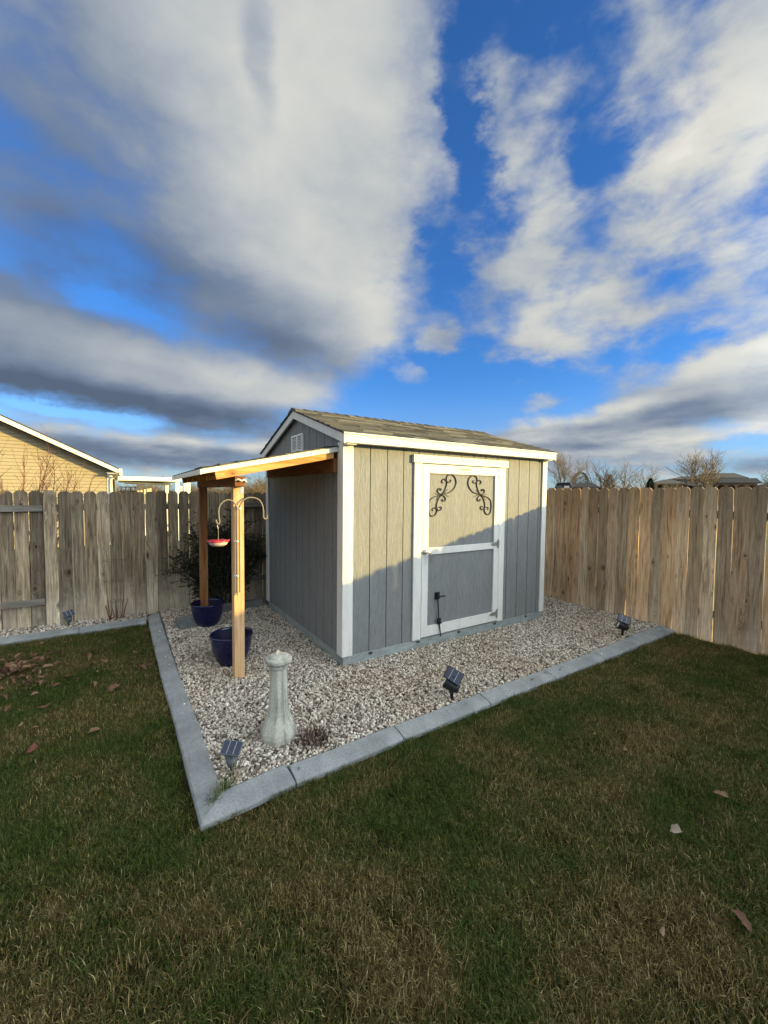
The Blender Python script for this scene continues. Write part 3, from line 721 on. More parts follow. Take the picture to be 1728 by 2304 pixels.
def cover(parent, x0, x1, y_eave, z_eave, sgn, ang_, length, exposure=.142, ks=SH):
    n = int(length/exposure)+1
    for c_ in range(n):
        s_ = c_*exposure-.012; 
        if s_ > length-.05: break
        x = x0-rg.uniform(0, .12)
        while x < x1-.03:
            L = rg.choice([.20, .28, .36, .44]); L_ = L
            a = max(x, x0-.006); b = min(x+L, x1+.006)
            th = rg.choice([.011, .017]); me = ks[(L, th)]
            loc = Vector(((a+b)/2, y_eave+sgn*cos(ang_)*s_, z_eave+sin(ang_)*s_+.001))
            inst('shingle', me, parent, loc-wloc(parent), (ang_ if sgn > 0 else ang_, 0, 0 if sgn > 0 else pi), ((b-a-.003)/L, 1, 1))
            x += L
cover(roof, XR0, XR1, YR0, rz(YR0), 1, ang, CL)
cover(roof, XR0, XR1, YR1, rz(YR1), -1, ang, CL)
# ridge caps
capm = MB(); hw = .13
capm.add([(0, -hw, -hw*SLP+.0), (0, 0, 0), (0, hw, -hw*SLP), (.25, -hw, -hw*SLP-.006), (.25, 0, -.006), (.25, hw, -hw*SLP-.006),
          (0, -hw, -hw*SLP+.012), (0, 0, .016), (0, hw, -hw*SLP+.012), (.25, -hw, -hw*SLP), (.25, 0, 0), (.25, hw, -hw*SLP)],
         [(6, 9, 10, 7), (7, 10, 11, 8), (0, 6, 7, 1), (1, 7, 8, 2), (0, 3, 9, 6), (2, 8, 11, 5), (3, 4, 10, 9), (4, 5, 11, 10), (0, 1, 4, 3), (1, 2, 5, 4)])
cme = capm.mesh('ridge_cap', M_shingle)
for k in range(22):
    x = XR0-.004+k*.1435
    if x > XR1-.06: break
    inst('ridge_cap', cme, roof, (x, 1.23+rg.uniform(-.003, .003), rz(1.23)+.012+rg.uniform(0, .003)), (0, -.012, 0), (min(1, (XR1+.004-x)/.25), 1, 1))
# rake boards on both gables, drip edge over them
def rake(x0, x1, xd0, xd1):
    for sg in (0, 1):
        ya, yb = (YR0-.002, 1.2295) if sg == 0 else (YR1+.002, 1.2305)
        za, zb = rz(ya) if sg == 0 else rz(ya), rz(1.23)
        MB().prism([(ya, za-.100), (yb, zb-.100), (yb, zb-.012), (ya, za-.012)], (x0, x1), 'x').build('rake_board', M_trim, shed, bevel=.002)
        MB().prism([(ya, za-.0115), (yb, zb-.0115), (yb, zb+.006), (ya, za+.006)], (xd0, xd1), 'x').build('drip_edge', M_dripedge, shed)
rake(-.062, -.040, -.070, -.0555); rake(3.11, 3.132, 3.1255, 3.14)
for (x0, x1) in ((-.0395, -.001), (3.061, 3.1095)):
    for sg in (0, 1):
        ya, yb = (YR0+.02, 1.229) if sg == 0 else (YR1-.02, 1.231)
        MB().prism([(ya, rz(ya)-.05), (yb, rz(1.23)-.05), (yb, rz(1.23)-.030), (ya, rz(ya)-.030)], (x0, x1), 'x').build('soffit_strip', M_trim, shed)
# eave fascia, its lip and soffit
for (ya, yb, yl) in ((-.118, -.098, -.128), (2.56, 2.58, 2.57)):
    trim(-.0395, 3.1095, ya, yb, rz(YR0)-.092, rz(YR0)-.012, 'fascia')
    trim(-.066, 3.136, yl, yl+.018, rz(YR0)-.0115, rz(YR0)+.004, 'drip_edge', mt=M_trim, bv=0)
trim(-.035, 3.10, -.0975, -.001, rz(YR0)-.088, rz(YR0)-.074, 'soffit', bv=0)
trim(-.035, 3.10, SW+.001, SW+.095, rz(YR0)-.088, rz(YR0)-.074, 'soffit', bv=0)
trim(-.0215, .088, -.0965, -.024, rz(YR0)-.105, rz(YR0)-.0885, 'soffit_block'); trim(2.99, 3.08, -.0965, -.024, rz(YR0)-.105, rz(YR0)-.0885, 'soffit_block')
# gable vent: frame and two louvre banks
vt = bpy.data.objects.new('gable_vent', None); COL.objects.link(vt); vt.parent = shed
vy0, vy1, vz0, vz1 = 1.03, 1.41, 2.225, 2.425
mv = MB()
for (a, b, c_, d_) in ((vy0, vy1, vz1-.022, vz1), (vy0, vy1, vz0, vz0+.022), (vy0, vy0+.028, vz0+.0225, vz1-.0225), (vy1-.028, vy1, vz0+.0225, vz1-.0225), (1.206, 1.234, vz0+.0225, vz1-.0225)):
    mv.box(-.020, -.001, a, b, c_, d_)
mv.build('vent_frame', M_whiteplastic, vt)
MB().box(-.006, -.002, vy0+.0285, 1.2055, vz0+.0225, vz1-.0225).build('vent_back', M_dark, vt)
MB().box(-.006, -.002, 1.2345, vy1-.0285, vz0+.0225, vz1-.0225).build('vent_back', M_dark, vt)
for k in range(8):
    z = vz0+.036+k*.0178
    for (a, b) in ((vy0+.029, 1.205), (1.235, vy1-.029)):
        MB().add([(-.018, a, z-.006), (-.018, b, z-.006), (-.007, b, z+.006), (-.007, a, z+.006), (-.018, a, z-.003), (-.018, b, z-.003), (-.007, b, z+.009), (-.007, a, z+.009)],
                 [(3, 2, 1, 0), (4, 5, 6, 7), (0, 1, 5, 4), (2, 3, 7, 6), (0, 4, 7, 3), (1, 2, 6, 5)]).build('louvre', M_whiteplastic, vt)
# door casing (part of the shed) and door
trim(.828, .937, -.024, -.001, .132, 2.064, 'door_casing'); trim(2.154, 2.252, -.024, -.001, .132, 2.064, 'door_casing')
trim(.806, 2.283, -.040, -.001, 2.0645, 2.150, 'door_header')
door = bpy.data.objects.new('door', None); COL.objects.link(door); door.parent = shed
def dtrim(x0, x1, y0, y1, z0, z1, n): return trim(x0, x1, y0, y1, z0, z1, n, door)
dtrim(.942, 1.030, -.024, -.001, .147, 2.056, 'stile'); dtrim(2.066, 2.150, -.024, -.001, .147, 2.056, 'stile')
dtrim(1.0305, 2.0655, -.0235, -.001, 1.957, 2.056, 'door_rail'); dtrim(1.0305, 2.0655, -.0235, -.001, 1.060, 1.136, 'door_rail'); dtrim(1.0305, 2.0655, -.0235, -.001, .147, .262, 'door_rail')
for (a, b) in ((.2625, 1.0595), (1.1365, 1.9565)):
    MB().box(1.0305, 2.0655, -.0035, -.0005, a, b).build('door_panel', M_siding, door, loc=(1.55, 0, a))
def hinge(z):
    m = MB()
    m.prism([(2.010, z+.004), (2.018, z-.010), (2.075, z-.024), (2.128, z-.020), (2.128, z+.026), (2.075, z+.024), (2.02, z+.014)], (-.0285, -.0255), 'y')
    m.box(2.132, 2.158, -.0285, -.0255, z-.052, z+.055)
    m.tube([(2.130, -.031, z-.052), (2.130, -.031, z+.055)], .0058, 10)
    for (x, q) in ((2.04, 0), (2.09, 0), (2.146, .035), (2.146, -.032)): m.tube([(x, -.0325, z+q), (x, -.0286, z+q)], .0045, 8)
    m.build('hinge', M_chrome, door)
for z in (1.985, 1.118, .238): hinge(z)
hd = MB()
hd.lathe([(.001, 0), (.030, 0), (.030, .006), (.014, .010), (.012, .03), (.016, .034), (.016, .042), (.001, .044)], 20)
hd.xf(Matrix.Translation((.975, -.0242, 1.095)) @ Matrix.Rotation(pi/2, 4, 'X'))
hd.tube([(.975, -.060, 1.095), (1.0, -.064, 1.105), (1.018, -.064, 1.085), (1.026, -.062, 1.04), (1.024, -.058, .99), (1.018, -.054, .965)], [.010, .011, .011, .010, .008, .006], 10)
hd.build('door_handle', M_chrome, door)
# drop bolt holding the foot of the door
hb = MB(); hb.box(1.148, 1.205, -.022, -.004, .545, .625)
hb.tube([(1.165, -.028, .620), (1.165, -.028, .610), (1.17, -.030, .55), (1.178, -.032, .45), (1.19, -.034, .30), (1.208, -.045, .128)], .0075, 8)
hb.tube([(1.17, -.03, .585), (1.20, -.045, .582), (1.265, -.048, .578)], .008, 8)
hb.box(1.17, 1.215, -.040, -.0245, .262, .330); hb.tube([(1.160, -.045, .315), (1.225, -.045, .275)], .006, 8)
hb.build('drop_bolt', M_black, door)
# name plate with lettering
npl = MB().box(1.431, 1.646, -.0262, -.0238, 1.972, 2.043).build('name_plate', M_tape, door)
def text(body, size, x, z, y=-.0266, name='lettering', mt=M_print, par=door):
    cu = bpy.data.curves.new('t', 'FONT'); cu.body = body; cu.size = size; cu.extrude = .0003; cu.offset = .0009; cu.space_character = 1.05
    to = bpy.data.objects.new('t', cu); COL.objects.link(to); bpy.context.view_layer.update()
    me = bpy.data.meshes.new_from_object(to.evaluated_get(bpy.context.evaluated_depsgraph_get()))
    bpy.data.objects.remove(to); me.materials.clear(); me.materials.append(mt)
    o = bpy.data.objects.new(name, me); COL.objects.link(o); o.parent = par; o.location = (x, y, z); o.rotation_euler = (pi/2, 0, 0)
    return o
lt = text('TUFF SHED', .033, 1.481, 2.005)
lt.scale = (.93, 1, 1)
text('10x8', .012, 1.612, 1.980) if False else None
lg = MB(); lg.prism([(1.449, 2.003), (1.474, 2.003), (1.474, 2.014), (1.4615, 2.026), (1.449, 2.014), (1.449, 2.0035), (1.452, 2.006), (1.452, 2.0125), (1.4615, 2.0215), (1.471, 2.0125), (1.471, 2.006), (1.452, 2.006), (1.4515, 2.0035)], (-.0268, -.0264), 'y')
lg.build('plate_logo', M_print, door)
lg = MB()
for (x, z, q) in ((1.618, 1.986, .006), (1.631, 1.986, .006)): lg.box(x-.0045, x+.0045, -.0268, -.0264, z-q, z+q)
lg.build('plate_mark', M_print, door)

# scroll ornaments
SC = [[(1.217, 1.723), (1.254, 1.763), (1.283, 1.814), (1.293, 1.866), (1.273, 1.891), (1.243, 1.899), (1.221, 1.882), (1.222, 1.862), (1.240, 1.856)],
[(1.217, 1.723), (1.254, 1.734), (1.337, 1.752), (1.398, 1.793), (1.432, 1.852), (1.422, 1.91), (1.387, 1.943), (1.34, 1.951), (1.299, 1.935), (1.286, 1.9), (1.296, 1.875), (1.319, 1.864), (1.346, 1.87), (1.355, 1.885), (1.343, 1.893)],
[(1.217, 1.723), (1.172, 1.745), (1.157, 1.767), (1.168, 1.787), (1.193, 1.793), (1.210, 1.785), (1.205, 1.774), (1.192, 1.776)],
[(1.217, 1.723), (1.115, 1.699), (1.057, 1.666), (1.040, 1.627), (1.037, 1.577), (1.043, 1.527), (1.062, 1.495), (1.087, 1.485), (1.126, 1.497), (1.151, 1.53), (1.151, 1.558), (1.125, 1.576), (1.099, 1.573), (1.086, 1.556), (1.097, 1.546)],
[(1.217, 1.720), (1.181, 1.683), (1.156, 1.637), (1.146, 1.598), (1.158, 1.564), (1.18, 1.547), (1.21, 1.555), (1.221, 1.574), (1.209, 1.589), (1.190, 1.583)],
[(1.217, 1.720), (1.255, 1.706), (1.276, 1.683), (1.271, 1.660), (1.243, 1.651), (1.224, 1.663), (1.236, 1.671)]]
LW = [[(1.11, 1.736), (1.143, 1.733), (1.188, 1.717), (1.217, 1.721)], [(1.232, 1.723), (1.269, 1.751), (1.291, 1.777), (1.314, 1.786)],
      [(1.232, 1.723), (1.277, 1.723), (1.308, 1.706), (1.342, 1.709)], [(1.21, 1.711), (1.166, 1.7), (1.152, 1.671), (1.126, 1.663)]]
def ornament(f_, cx, label):
    t = thing('scroll_ornament', label, 'ornament', (cx, -.017, 1.72), group='iron scroll ornaments on the shed door')
    for nm, sets, r_ in (('scroll_bar', SC, .0054), ('leaf_curl', LW, .0022)):
        for s_ in sets:
            pts = catmull([(f_(x), -.011+(.0012 if nm == 'leaf_curl' else 0), z) for x, z in s_], 7)
            n = len(pts); rr = [r_*(.72+.5*sin(pi*i/(n-1))) for i in range(n)]
            if nm == 'scroll_bar': rr[-1] = rr[-2] = r_*1.35
            MB().tube(pts, rr, 8).build(nm, M_iron, t)
    MB().lathe([(.001, -.010), (.009, -.010), (.010, 0), (.009, .012), (.001, .013)], 14).xf(Matrix.Translation((cx, -.013, 1.722)) @ Matrix.Rotation(pi/2, 4, 'X')).build('centre_boss', M_iron, t)
ornament(lambda x: x, 1.217, 'left dark iron scroll ornament, curling up towards the name plate')
ornament(lambda x: 3.092-(x-1.217)*1.0-1.217+.0-.038, 1.837, 'right dark iron scroll ornament, beside the door hinges')

# ================================================================== LEAN-TO CANOPY
can = thing('lean_to_canopy', 'open lean-to canopy of new fir lumber against the shaded shed wall', 'canopy', (-.93, .3, 0))
CS = .217; ZW = 2.187                       # slope and height at the wall (top of deck)
def cz(x): return ZW+x*CS                    # x negative away from the wall
CY0, CY1, CX = .085, 2.33, -1.24
MB().prism([(-.024, cz(-.024)-.012), (-.024, cz(-.024)), (CX, cz(CX)), (CX, cz(CX)-.012)], (CY0+.02, CY1), 'y').build('roof_deck', M_fir_x, can)
# plank underside boards run with the beam
csh = bpy.data.objects.new('shingle_cover', None); COL.objects.link(csh); csh.parent = can
angc = math.atan(CS); SHc = SH
lenc = (1.24-.03)/cos(angc); n = 0; s_ = -.01
while s_ < lenc-.05:
    y = CY0-rg.uniform(0, .12)
    while y < CY1-.03:
        L = rg.choice([.28, .36, .44]); a = max(y, CY0-.016); b = min(y+L, CY1)
        loc = Vector((CX+cos(angc)*s_, (a+b)/2, cz(CX)+sin(angc)*s_+.004))
        o = inst('shingle', SH[(L, rg.choice([.011, .017]))], csh, loc-wloc(csh), (0, 0, 0), ((b-a-.003)/L, .92, 1))
        # shingle's +Y runs up-slope: turn it to face +X
        o.rotation_euler = (Matrix.Rotation(-angc, 3, 'Y') @ Matrix.Rotation(-pi/2, 3, 'Z')).to_euler()
        y += L
    s_ += .142
# white fascia along the front slope and the eave
MB().prism([(-.024, cz(-.024)-.048), (-.024, cz(-.024)+.002), (CX-.006, cz(CX)+.002), (CX-.006, cz(CX)-.040)], (CY0-.006, CY0+.016), 'y').build('fascia', M_trim, can, bevel=.0015)
MB().box(CX-.022, CX-.0065, CY0-.004, CY1+.01, cz(CX)-.045, cz(CX)-.001).build('fascia', M_trim, can, bevel=.0015)
for k in range(6):
    y = .1015+k*.437 if k else .1015
    x1 = -1.145; d = .092
    MB().prism([(-.060, cz(-.060)-.0125-d), (-.060, cz(-.060)-.0125), (x1-.008, cz(x1)-.0125), (x1+.012, cz(x1)-.0125-d)], (y, y+.038), 'y').build('rafter', M_fir_x, can, loc=(-.6, y, 1.9), bevel=.002)
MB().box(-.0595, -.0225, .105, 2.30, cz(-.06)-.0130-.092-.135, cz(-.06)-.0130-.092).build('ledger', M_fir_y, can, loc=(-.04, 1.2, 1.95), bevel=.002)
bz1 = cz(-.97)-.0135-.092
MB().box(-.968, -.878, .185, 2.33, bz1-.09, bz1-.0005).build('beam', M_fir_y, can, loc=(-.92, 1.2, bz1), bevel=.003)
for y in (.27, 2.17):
    MB().box(-.963, -.872, y, y+.091, -.05, bz1-.0905).build('post', M_fir_z if y < 1 else M_fir_shaded, can, loc=(-.9175, y+.045, 0), bevel=.004)
MB().box(-.905, -.872, .2675, .2695, bz1-.150, bz1-.092).build('tie_plate', M_chrome, can)
MB().box(-.8715, -.8695, .28, .35, bz1-.150, bz1-.092).build('tie_plate', M_chrome, can)
MB().tube(catmull([(-.966, .17, bz1-.035), (-.945, .160, bz1-.028), (-.915, .160, bz1-.040), (-.895, .165, bz1-.028), (-.875, .172, bz1-.05)], 5), .008, 8).build('cable_clip', M_whiteplastic, can)

# shepherd hooks strapped to the post
def hook(pts, label, straps):
    t = thing('garden_hook', label, 'hook', (pts[0][0], .262, pts[0][1]), group='garden hooks strapped to the canopy post')
    MB().tube(catmull([(x, .253-(0.004 if i < 3 else 0.012), z) for i, (x, z) in enumerate(pts)], 6), .0068, 10).build('hook_rod', M_tan, t)
    for (x, z) in straps:
        m = MB(); m.box(x-.024, x+.024, .2655, .2695, z-.009, z+.009); m.tube([(x-.011, .266, z), (x-.008, .243, z), (x+.008, .243, z), (x+.011, .266, z)], .0045, 6)
        m.build('pipe_strap', M_whiteplastic, t)
    return t
hook([(-.9385, .808), (-.9385, 1.2), (-.9385, 1.56), (-.9395, 1.598), (-.961, 1.636), (-.982, 1.655), (-1.012, 1.663), (-1.047, 1.652), (-1.077, 1.621), (-1.092, 1.574), (-1.091, 1.521), (-1.086, 1.474), (-1.093, 1.452), (-1.108, 1.462), (-1.116, 1.491)],
     'tan garden hook curving left over the red feeder', [(-.9385, 1.291), (-.9385, .98)])
hook([(-.9165, .828), (-.9165, 1.2), (-.9165, 1.56), (-.918, 1.598), (-.905, 1.628), (-.884, 1.657), (-.852, 1.679), (-.82, 1.684), (-.777, 1.679), (-.739, 1.657), (-.714, 1.613), (-.704, 1.557), (-.704, 1.507), (-.69, 1.487), (-.673, 1.495), (-.669, 1.523)],
     'empty tan garden hook curving right towards the shed wall', [(-.9165, 1.585)])
fd = thing('bird_feeder', 'red saucer bird feeder hanging from the left garden hook', 'bird feeder', (-1.098, .24, 1.262))
MB().tube(catmull([(-1.098, .241, 1.456), (-1.106, .241, 1.446), (-1.103, .241, 1.43), (-1.098, .24, 1.41), (-1.098, .24, 1.305)], 4), .0018, 6).build('hanger_wire', M_chrome, fd)
MB().lathe([(.001, 1.262), (.050, 1.262), (.072, 1.275), (.082, 1.300), (.078, 1.303), (.001, 1.299)], 28, (-1.098, .24)).build('dish', M_clear, fd)
lid = MB(); k = 32; prof = [(.0, .016, 0), (.05, .012, 0), (.080, .006, 0), (.092, .010, .004), (.088, -.004, 0)]; vs = []; fs = []
for i, (r_, z, wv_) in enumerate(prof):
    for j in range(k):
        a = 2*pi*j/k; rr = r_*(1+.05*(cos(6*a) > .2) if i == 3 else 1); vs.append((-1.098+rr*cos(a), .24+rr*sin(a), 1.303+z+wv_*cos(6*a)))
for i in range(len(prof)-1):
    for j in range(k): fs.append((i*k+j, i*k+(j+1) % k, (i+1)*k+(j+1) % k, (i+1)*k+j))
lid.add(vs, fs, True); lid.build('lid', M_red, fd)

# ================================================================== OBJECTS ON THE GRAVEL
def pot2(x, y, r_, h, label):
    t = thing('plant_pot', label, 'plant pot', (x, y, .02), group='blue glazed pots under the canopy')
    pr = [(.001, .02), (r_*.50, .02), (r_*.56, .03), (r_*.74, .02+h*.22), (r_*.90, .02+h*.50), (r_*.97, .02+h*.80), (r_*1.0, h-.005), (r_*1.025, h+.006), (r_*1.005, h+.017), (r_*.945, h+.016), (r_*.93, h+.002)]
    q = [(r_*.93, h+.002), (r_*.91, h*.75), (r_*.82, h*.42), (r_*.6, h*.22), (.001, h*.22)]
    def surf(prof, m, nm):
        K = 48; vs = []; fs = []
        for (rr, z) in prof:
            for j in range(K): vs.append((x+rr*cos(2*pi*j/K), y+rr*sin(2*pi*j/K), z))
        for i in range(len(prof)-1):
            for j in range(K): fs.append((i*K+j, i*K+(j+1) % K, (i+1)*K+(j+1) % K, (i+1)*K+j))
        MB().add(vs, fs, True).build(nm, m, t)
    surf(pr, M_blue, 'pot_body'); surf(q, M_potin, 'pot_inside')
pot2(-.905, 2.02, .198, .305, 'empty dark blue glazed pot, farther one against the back canopy post')
pot2(-.905, .66, .200, .315, 'empty dark blue glazed pot, nearer one right behind the front canopy post')

ped = thing('pedestal', 'weathered octagonal concrete pedestal standing on the gravel', 'pedestal', (-.905, -.80, 0))
px_, py_ = -.905, -.80
MB().lathe([(.001, .0), (.108, .0), (.128, .07), (.126, .10), (.080, .205), (.072, .24), (.060, .44), (.056, .545)], 8, (px_, py_), smooth=False, rot=.30).build('shaft', M_ped, ped, bevel=.007)
MB().lathe([(.058, .530), (.066, .534), (.067, .546), (.062, .550), (.063, .554), (.078, .560), (.090, .574), (.091, .592), (.085, .600), (.066, .604), (.064, .612), (.052, .617), (.001, .619)], 40, (px_, py_), smooth=False).build('cap', M_ped, ped)
MB().prism([(-.014, 0), (.016, 0), (.014, .022), (.004, .030), (-.008, .020)], (-.006, .006), 'y').xf(Matrix.Translation((px_-.002, py_+.02, .614))).build('broken_pin', M_ped, ped)

def spot(loc, yaw_, pyaw, proll, label, body=M_black, tilt=R(42)):
    """lamp aims along local +Y, solar panel above tipped to local -Y"""
    t = thing('solar_spotlight', label, 'garden light', loc, (0, 0, yaw_), group='solar spotlights along the beds')
    def P(mb, nm, m, bv=0): 
        o = bpy.data.objects.new(nm, mb.mesh(nm, m)); COL.objects.link(o); o.parent = t
        if bv: b = o.modifiers.new('edge', 'BEVEL'); b.width = bv; b.segments = 2; b.limit_method = 'ANGLE'
        return o
    P(MB().prism([(-.012, -.003), (.012, -.003), (.012, .003), (-.012, .003)], (-.06, .075), 'z').prism([(-.003, -.012), (.003, -.012), (.003, .012), (-.003, .012)], (-.06, .075), 'z'), 'stake', body)
    P(MB().tube([(-.018, 0, .080), (.018, 0, .080)], .017, 14), 'knuckle', body)
    A_ = Matrix.Translation((0, 0, .118)) @ Matrix.Rotation(R(22), 4, 'X')
    hb_ = MB().lathe([(.001, -.055), (.026, -.055), (.034, -.035), (.041, .0), (.047, .045), (.047, .055), (.042, .055), (.040, .046)], 24).xf(Matrix.Rotation(-pi/2, 4, 'X')); hb_.xf(A_); P(hb_, 'lamp_body', body)
    ln_ = MB().lathe([(.040, .046), (.030, .050), (.001, .052)], 24).xf(Matrix.Rotation(-pi/2, 4, 'X')); ln_.xf(A_); P(ln_, 'lens', M_lens)
    br_ = MB().box(-.012, .012, -.012, .012, .0, .05).xf(Matrix.Translation((0, -.01, .145))); P(br_, 'bracket', body)
    T_ = Matrix.Translation((0, -.012, .20)) @ Matrix.Rotation(pyaw-yaw_, 4, 'Z') @ Matrix.Rotation(tilt, 4, 'X') @ Matrix.Rotation(proll, 4, 'Z')
    fr_ = MB().box(-.066, .066, -.050, .050, -.012, 0); fr_.xf(T_); P(fr_, 'panel_frame', body, .003)
    cell = P(MB().box(-.059, .059, -.043, .043, .0, .0018), 'solar_cell', M_solar); cell.matrix_local = T_
spot((-1.262, -1.005, .02), R(-10), R(-20), R(-14), 'faded solar spotlight with broken base in the front kerb corner', M_greyplastic, R(30))
spot((.475, -1.045, .02), R(30), R(-30), R(-34), 'black solar spotlight beside the front kerb, midway along the bed', M_black, R(52))
spot((3.29, -.98, .02), R(42), R(-38), R(-24), 'black solar spotlight near the right fence end of the kerb', M_black, R(50))
spot((-2.40, 2.93, .0), R(18), R(12), R(14), 'faded solar spotlight at the foot of the left fence', M_greyplastic, R(42))

for o_ in list(COL.objects):
    if o_.name.startswith('solar_spotlight'): o_.scale = (1.1,)*3 if .3 < o_.location.x else (.88,)*3
def roundblock(x0, x1, y0, y1, z0, z1, rot, name, label, cat, m):
    cx, cy = (x0+x1)/2, (y0+y1)/2
    mb = MB(); n = 4
    bm = bmesh.new(); bmesh.ops.create_cube(bm, size=1); bmesh.ops.subdivide_edges(bm, edges=bm.edges[:], cuts=5, use_grid_fill=True)
    for v_ in bm.verts:
        p = v_.co; q = Vector((p.x*(x1-x0), p.y*(y1-y0), p.z*(z1-z0)))
        q += Vector((mnoise.noise(q*18), mnoise.noise(q*18+Vector((3, 3, 3))), mnoise.noise(q*18+Vector((7, 1, 3)))))*.007
        q.z += (z0+z1)/2; v_.co = q
    me = bpy.data.meshes.new(name); bm.to_mesh(me); bm.free(); me.materials.append(m)
    o = bpy.data.objects.new(name, me); COL.objects.link(o); o.location = (cx, cy, 0); o.rotation_euler = (0, 0, rot)
    b = o.modifiers.new('edge', 'BEVEL'); b.width = .006; b.segments = 2; b.limit_method = 'ANGLE'
    return tag(o, label, cat)
roundblock(-1.25, -1.04, 1.98, 2.16, .0, .15, .25, 'garden_block', 'grey concrete garden block left of the farther blue pot', 'block', M_block)
roundblock(-.72, -.06, 2.50, 2.60, .0, .13, .05, 'edging_stone', 'dark edging stone on the gravel behind the shed corner', 'edging stone', M_block)

# dead clump by the pedestal
def clump(name, x, y, rad, h, n, m, label, cat, seed, lean=1.2, wd=.003):
    me = blades(n, rad, h*.45, h, wd, seed, lean, name, m); o = bpy.data.objects.new(name, me); COL.objects.link(o); o.location = (x, y, .015)
    return tag(o, label, cat)
clump('dead_plant', -.715, -.965, .105, .115, 420, M_deadstem, 'dark dead plant clump right of the concrete pedestal', 'dead plant', 3, 1.0)
clump('dead_plant', -1.26, 1.62, .09, .05, 160, M_deadstem, 'reddish dead plant stubble beside the kerb near the garden block', 'dead plant', 4, 1.1, .006)
clump('dead_plant', -1.08, -1.04, .035, .05, 50, M_deadstem, 'tiny reddish dead sprig between the front spotlight and pedestal', 'dead plant', 5, 1.0)
M_weed = foliage('weed_green', [(.03, .06, .014), (.06, .11, .025), (.10, .15, .04), (.36, .30, .16)])
M_strawb = foliage('straw_blade', [(.30, .24, .12), (.42, .35, .20)])
wd_ = thing('grass_tuft', 'grass weed growing in the front corner joint of the kerb', 'weed', (-1.36, -1.16, .06))
me = blades(130, .05, .05, .13, .0028, 8, 1.1, 'green_blade', M_weed); o = bpy.data.objects.new('green_blade', me); COL.objects.link(o); o.parent = wd_; o.scale = (1.7, .7, .7); o.rotation_euler = (0, 0, R(42)); o.location = (0, 0, -.02)
me = blades(26, .04, .10, .22, .0032, 9, 1.25, 'dry_blade', M_strawb); o = bpy.data.objects.new('dry_blade', me); COL.objects.link(o); o.parent = wd_; o.location = (.10, .06, -.04)

# wire cage and cut canes
cg = thing('tomato_cage', 'rusty wire tomato cage around the cut canes', 'plant cage', (-1.9, 2.90, 0))
for z, r_ in ((.81, .135), (.54, .118), (.27, .10)):
    MB().tube([(-1.9+r_*cos(a*pi/12), 2.90+r_*sin(a*pi/12)*.7, z+.004*sin(a)) for a in range(25)], .0022, 5).build('wire_ring', M_wire, cg)
for k in range(4):
    a = k*pi/2+.6
    MB().tube([(-1.9+.14*cos(a), 2.90+.098*sin(a), .88), (-1.9+.085*cos(a), 2.90+.06*sin(a), 0)], .0022, 5).build('wire_leg', M_wire, cg)
cn = thing('pruned_canes', 'cut reddish plant canes inside the wire cage', 'plant canes', (-1.9, 2.90, 0))
rg2 = random.Random(11)
for k in range(13):
    a = rg2.uniform(0, 2*pi); b = rg2.uniform(.02, .07); h = rg2.uniform(.12, .32)
    MB().tube([(-1.9+b*cos(a), 2.90+b*sin(a)*.6, -.01), (-1.9+b*1.5*cos(a), 2.9+b*sin(a), h*.5), (-1.9+b*1.9*cos(a)+rg2.uniform(-.02, .02), 2.9+b*sin(a), h)], [.006, .005, .004], 6).build('cane', M_redtwig, cn)

# ------------------------------------------------------------------ evergreen bush in the corner
bush = thing('evergreen_bush', 'large dark evergreen bush behind the canopy posts', 'bush', (-.55, 2.72, 0))
rg3 = random.Random(5); sv = []; sf = []; stem = MB(); tips = []
for k in range(46):
    a = rg3.uniform(0, 2*pi); sp = rg3.uniform(.1, 1.0); h = rg3.uniform(.75, 1.5)*(1-.18*sp)
    tx, ty = -.55+.78*sp*cos(a), 2.70+.36*sp*sin(a)
    p0 = Vector((-.6+.12*cos(a), 2.72+.08*sin(a), 0)); p3 = Vector((tx, min(ty, 3.04), h)); p1 = p0+Vector((.1*cos(a), .05*sin(a), h*.35)); p2 = (p1+p3)/2+Vector((0, 0, .1))
    pts = catmull([p0, p1, p2, p3], 5); stem.tube(pts, [.010*(1-i/len(pts))+.002 for i in range(len(pts))], 5, cap=False)
    for j in range(4, len(pts)):
        for q in range(3):
            d = Vector((rg3.gauss(0, 1), rg3.gauss(0, .6), rg3.gauss(.45, .5))).normalized()*rg3.uniform(.12, .26)
            e = pts[j]+d; e.y = min(e.y, 3.05)
            if e.x > -.06: e.x = -.06-rg3.uniform(0, .1)
            stem.tube([pts[j], pts[j]*.5+e*.5+Vector((0, 0, .012)), e], [.0028, .002, .001], 3, cap=False); tips.append((pts[j], e))
stem.build('stem', M_stem, bush)
lv = MB()
for (a, b) in tips:
    for q in range(13):
        p = a.lerp(b, rg3.uniform(.2, 1.0)); d = (b-a).normalized()+Vector((rg3.gauss(0, .6), rg3.gauss(0, .6), rg3.gauss(0, .5))); d.normalize()
        s_ = d.orthogonal().normalized(); s_ = (Matrix.Rotation(rg3.uniform(0, 6.28), 3, d) @ s_); L = rg3.uniform(.020, .036); W2 = L*.26
        lv.add([p, p+d*L*.5+s_*W2, p+d*L, p+d*L*.5-s_*W2], [(0, 1, 2, 3)])
lv.build('foliage', M_bushleaf, bush)['kind'] = 'stuff'

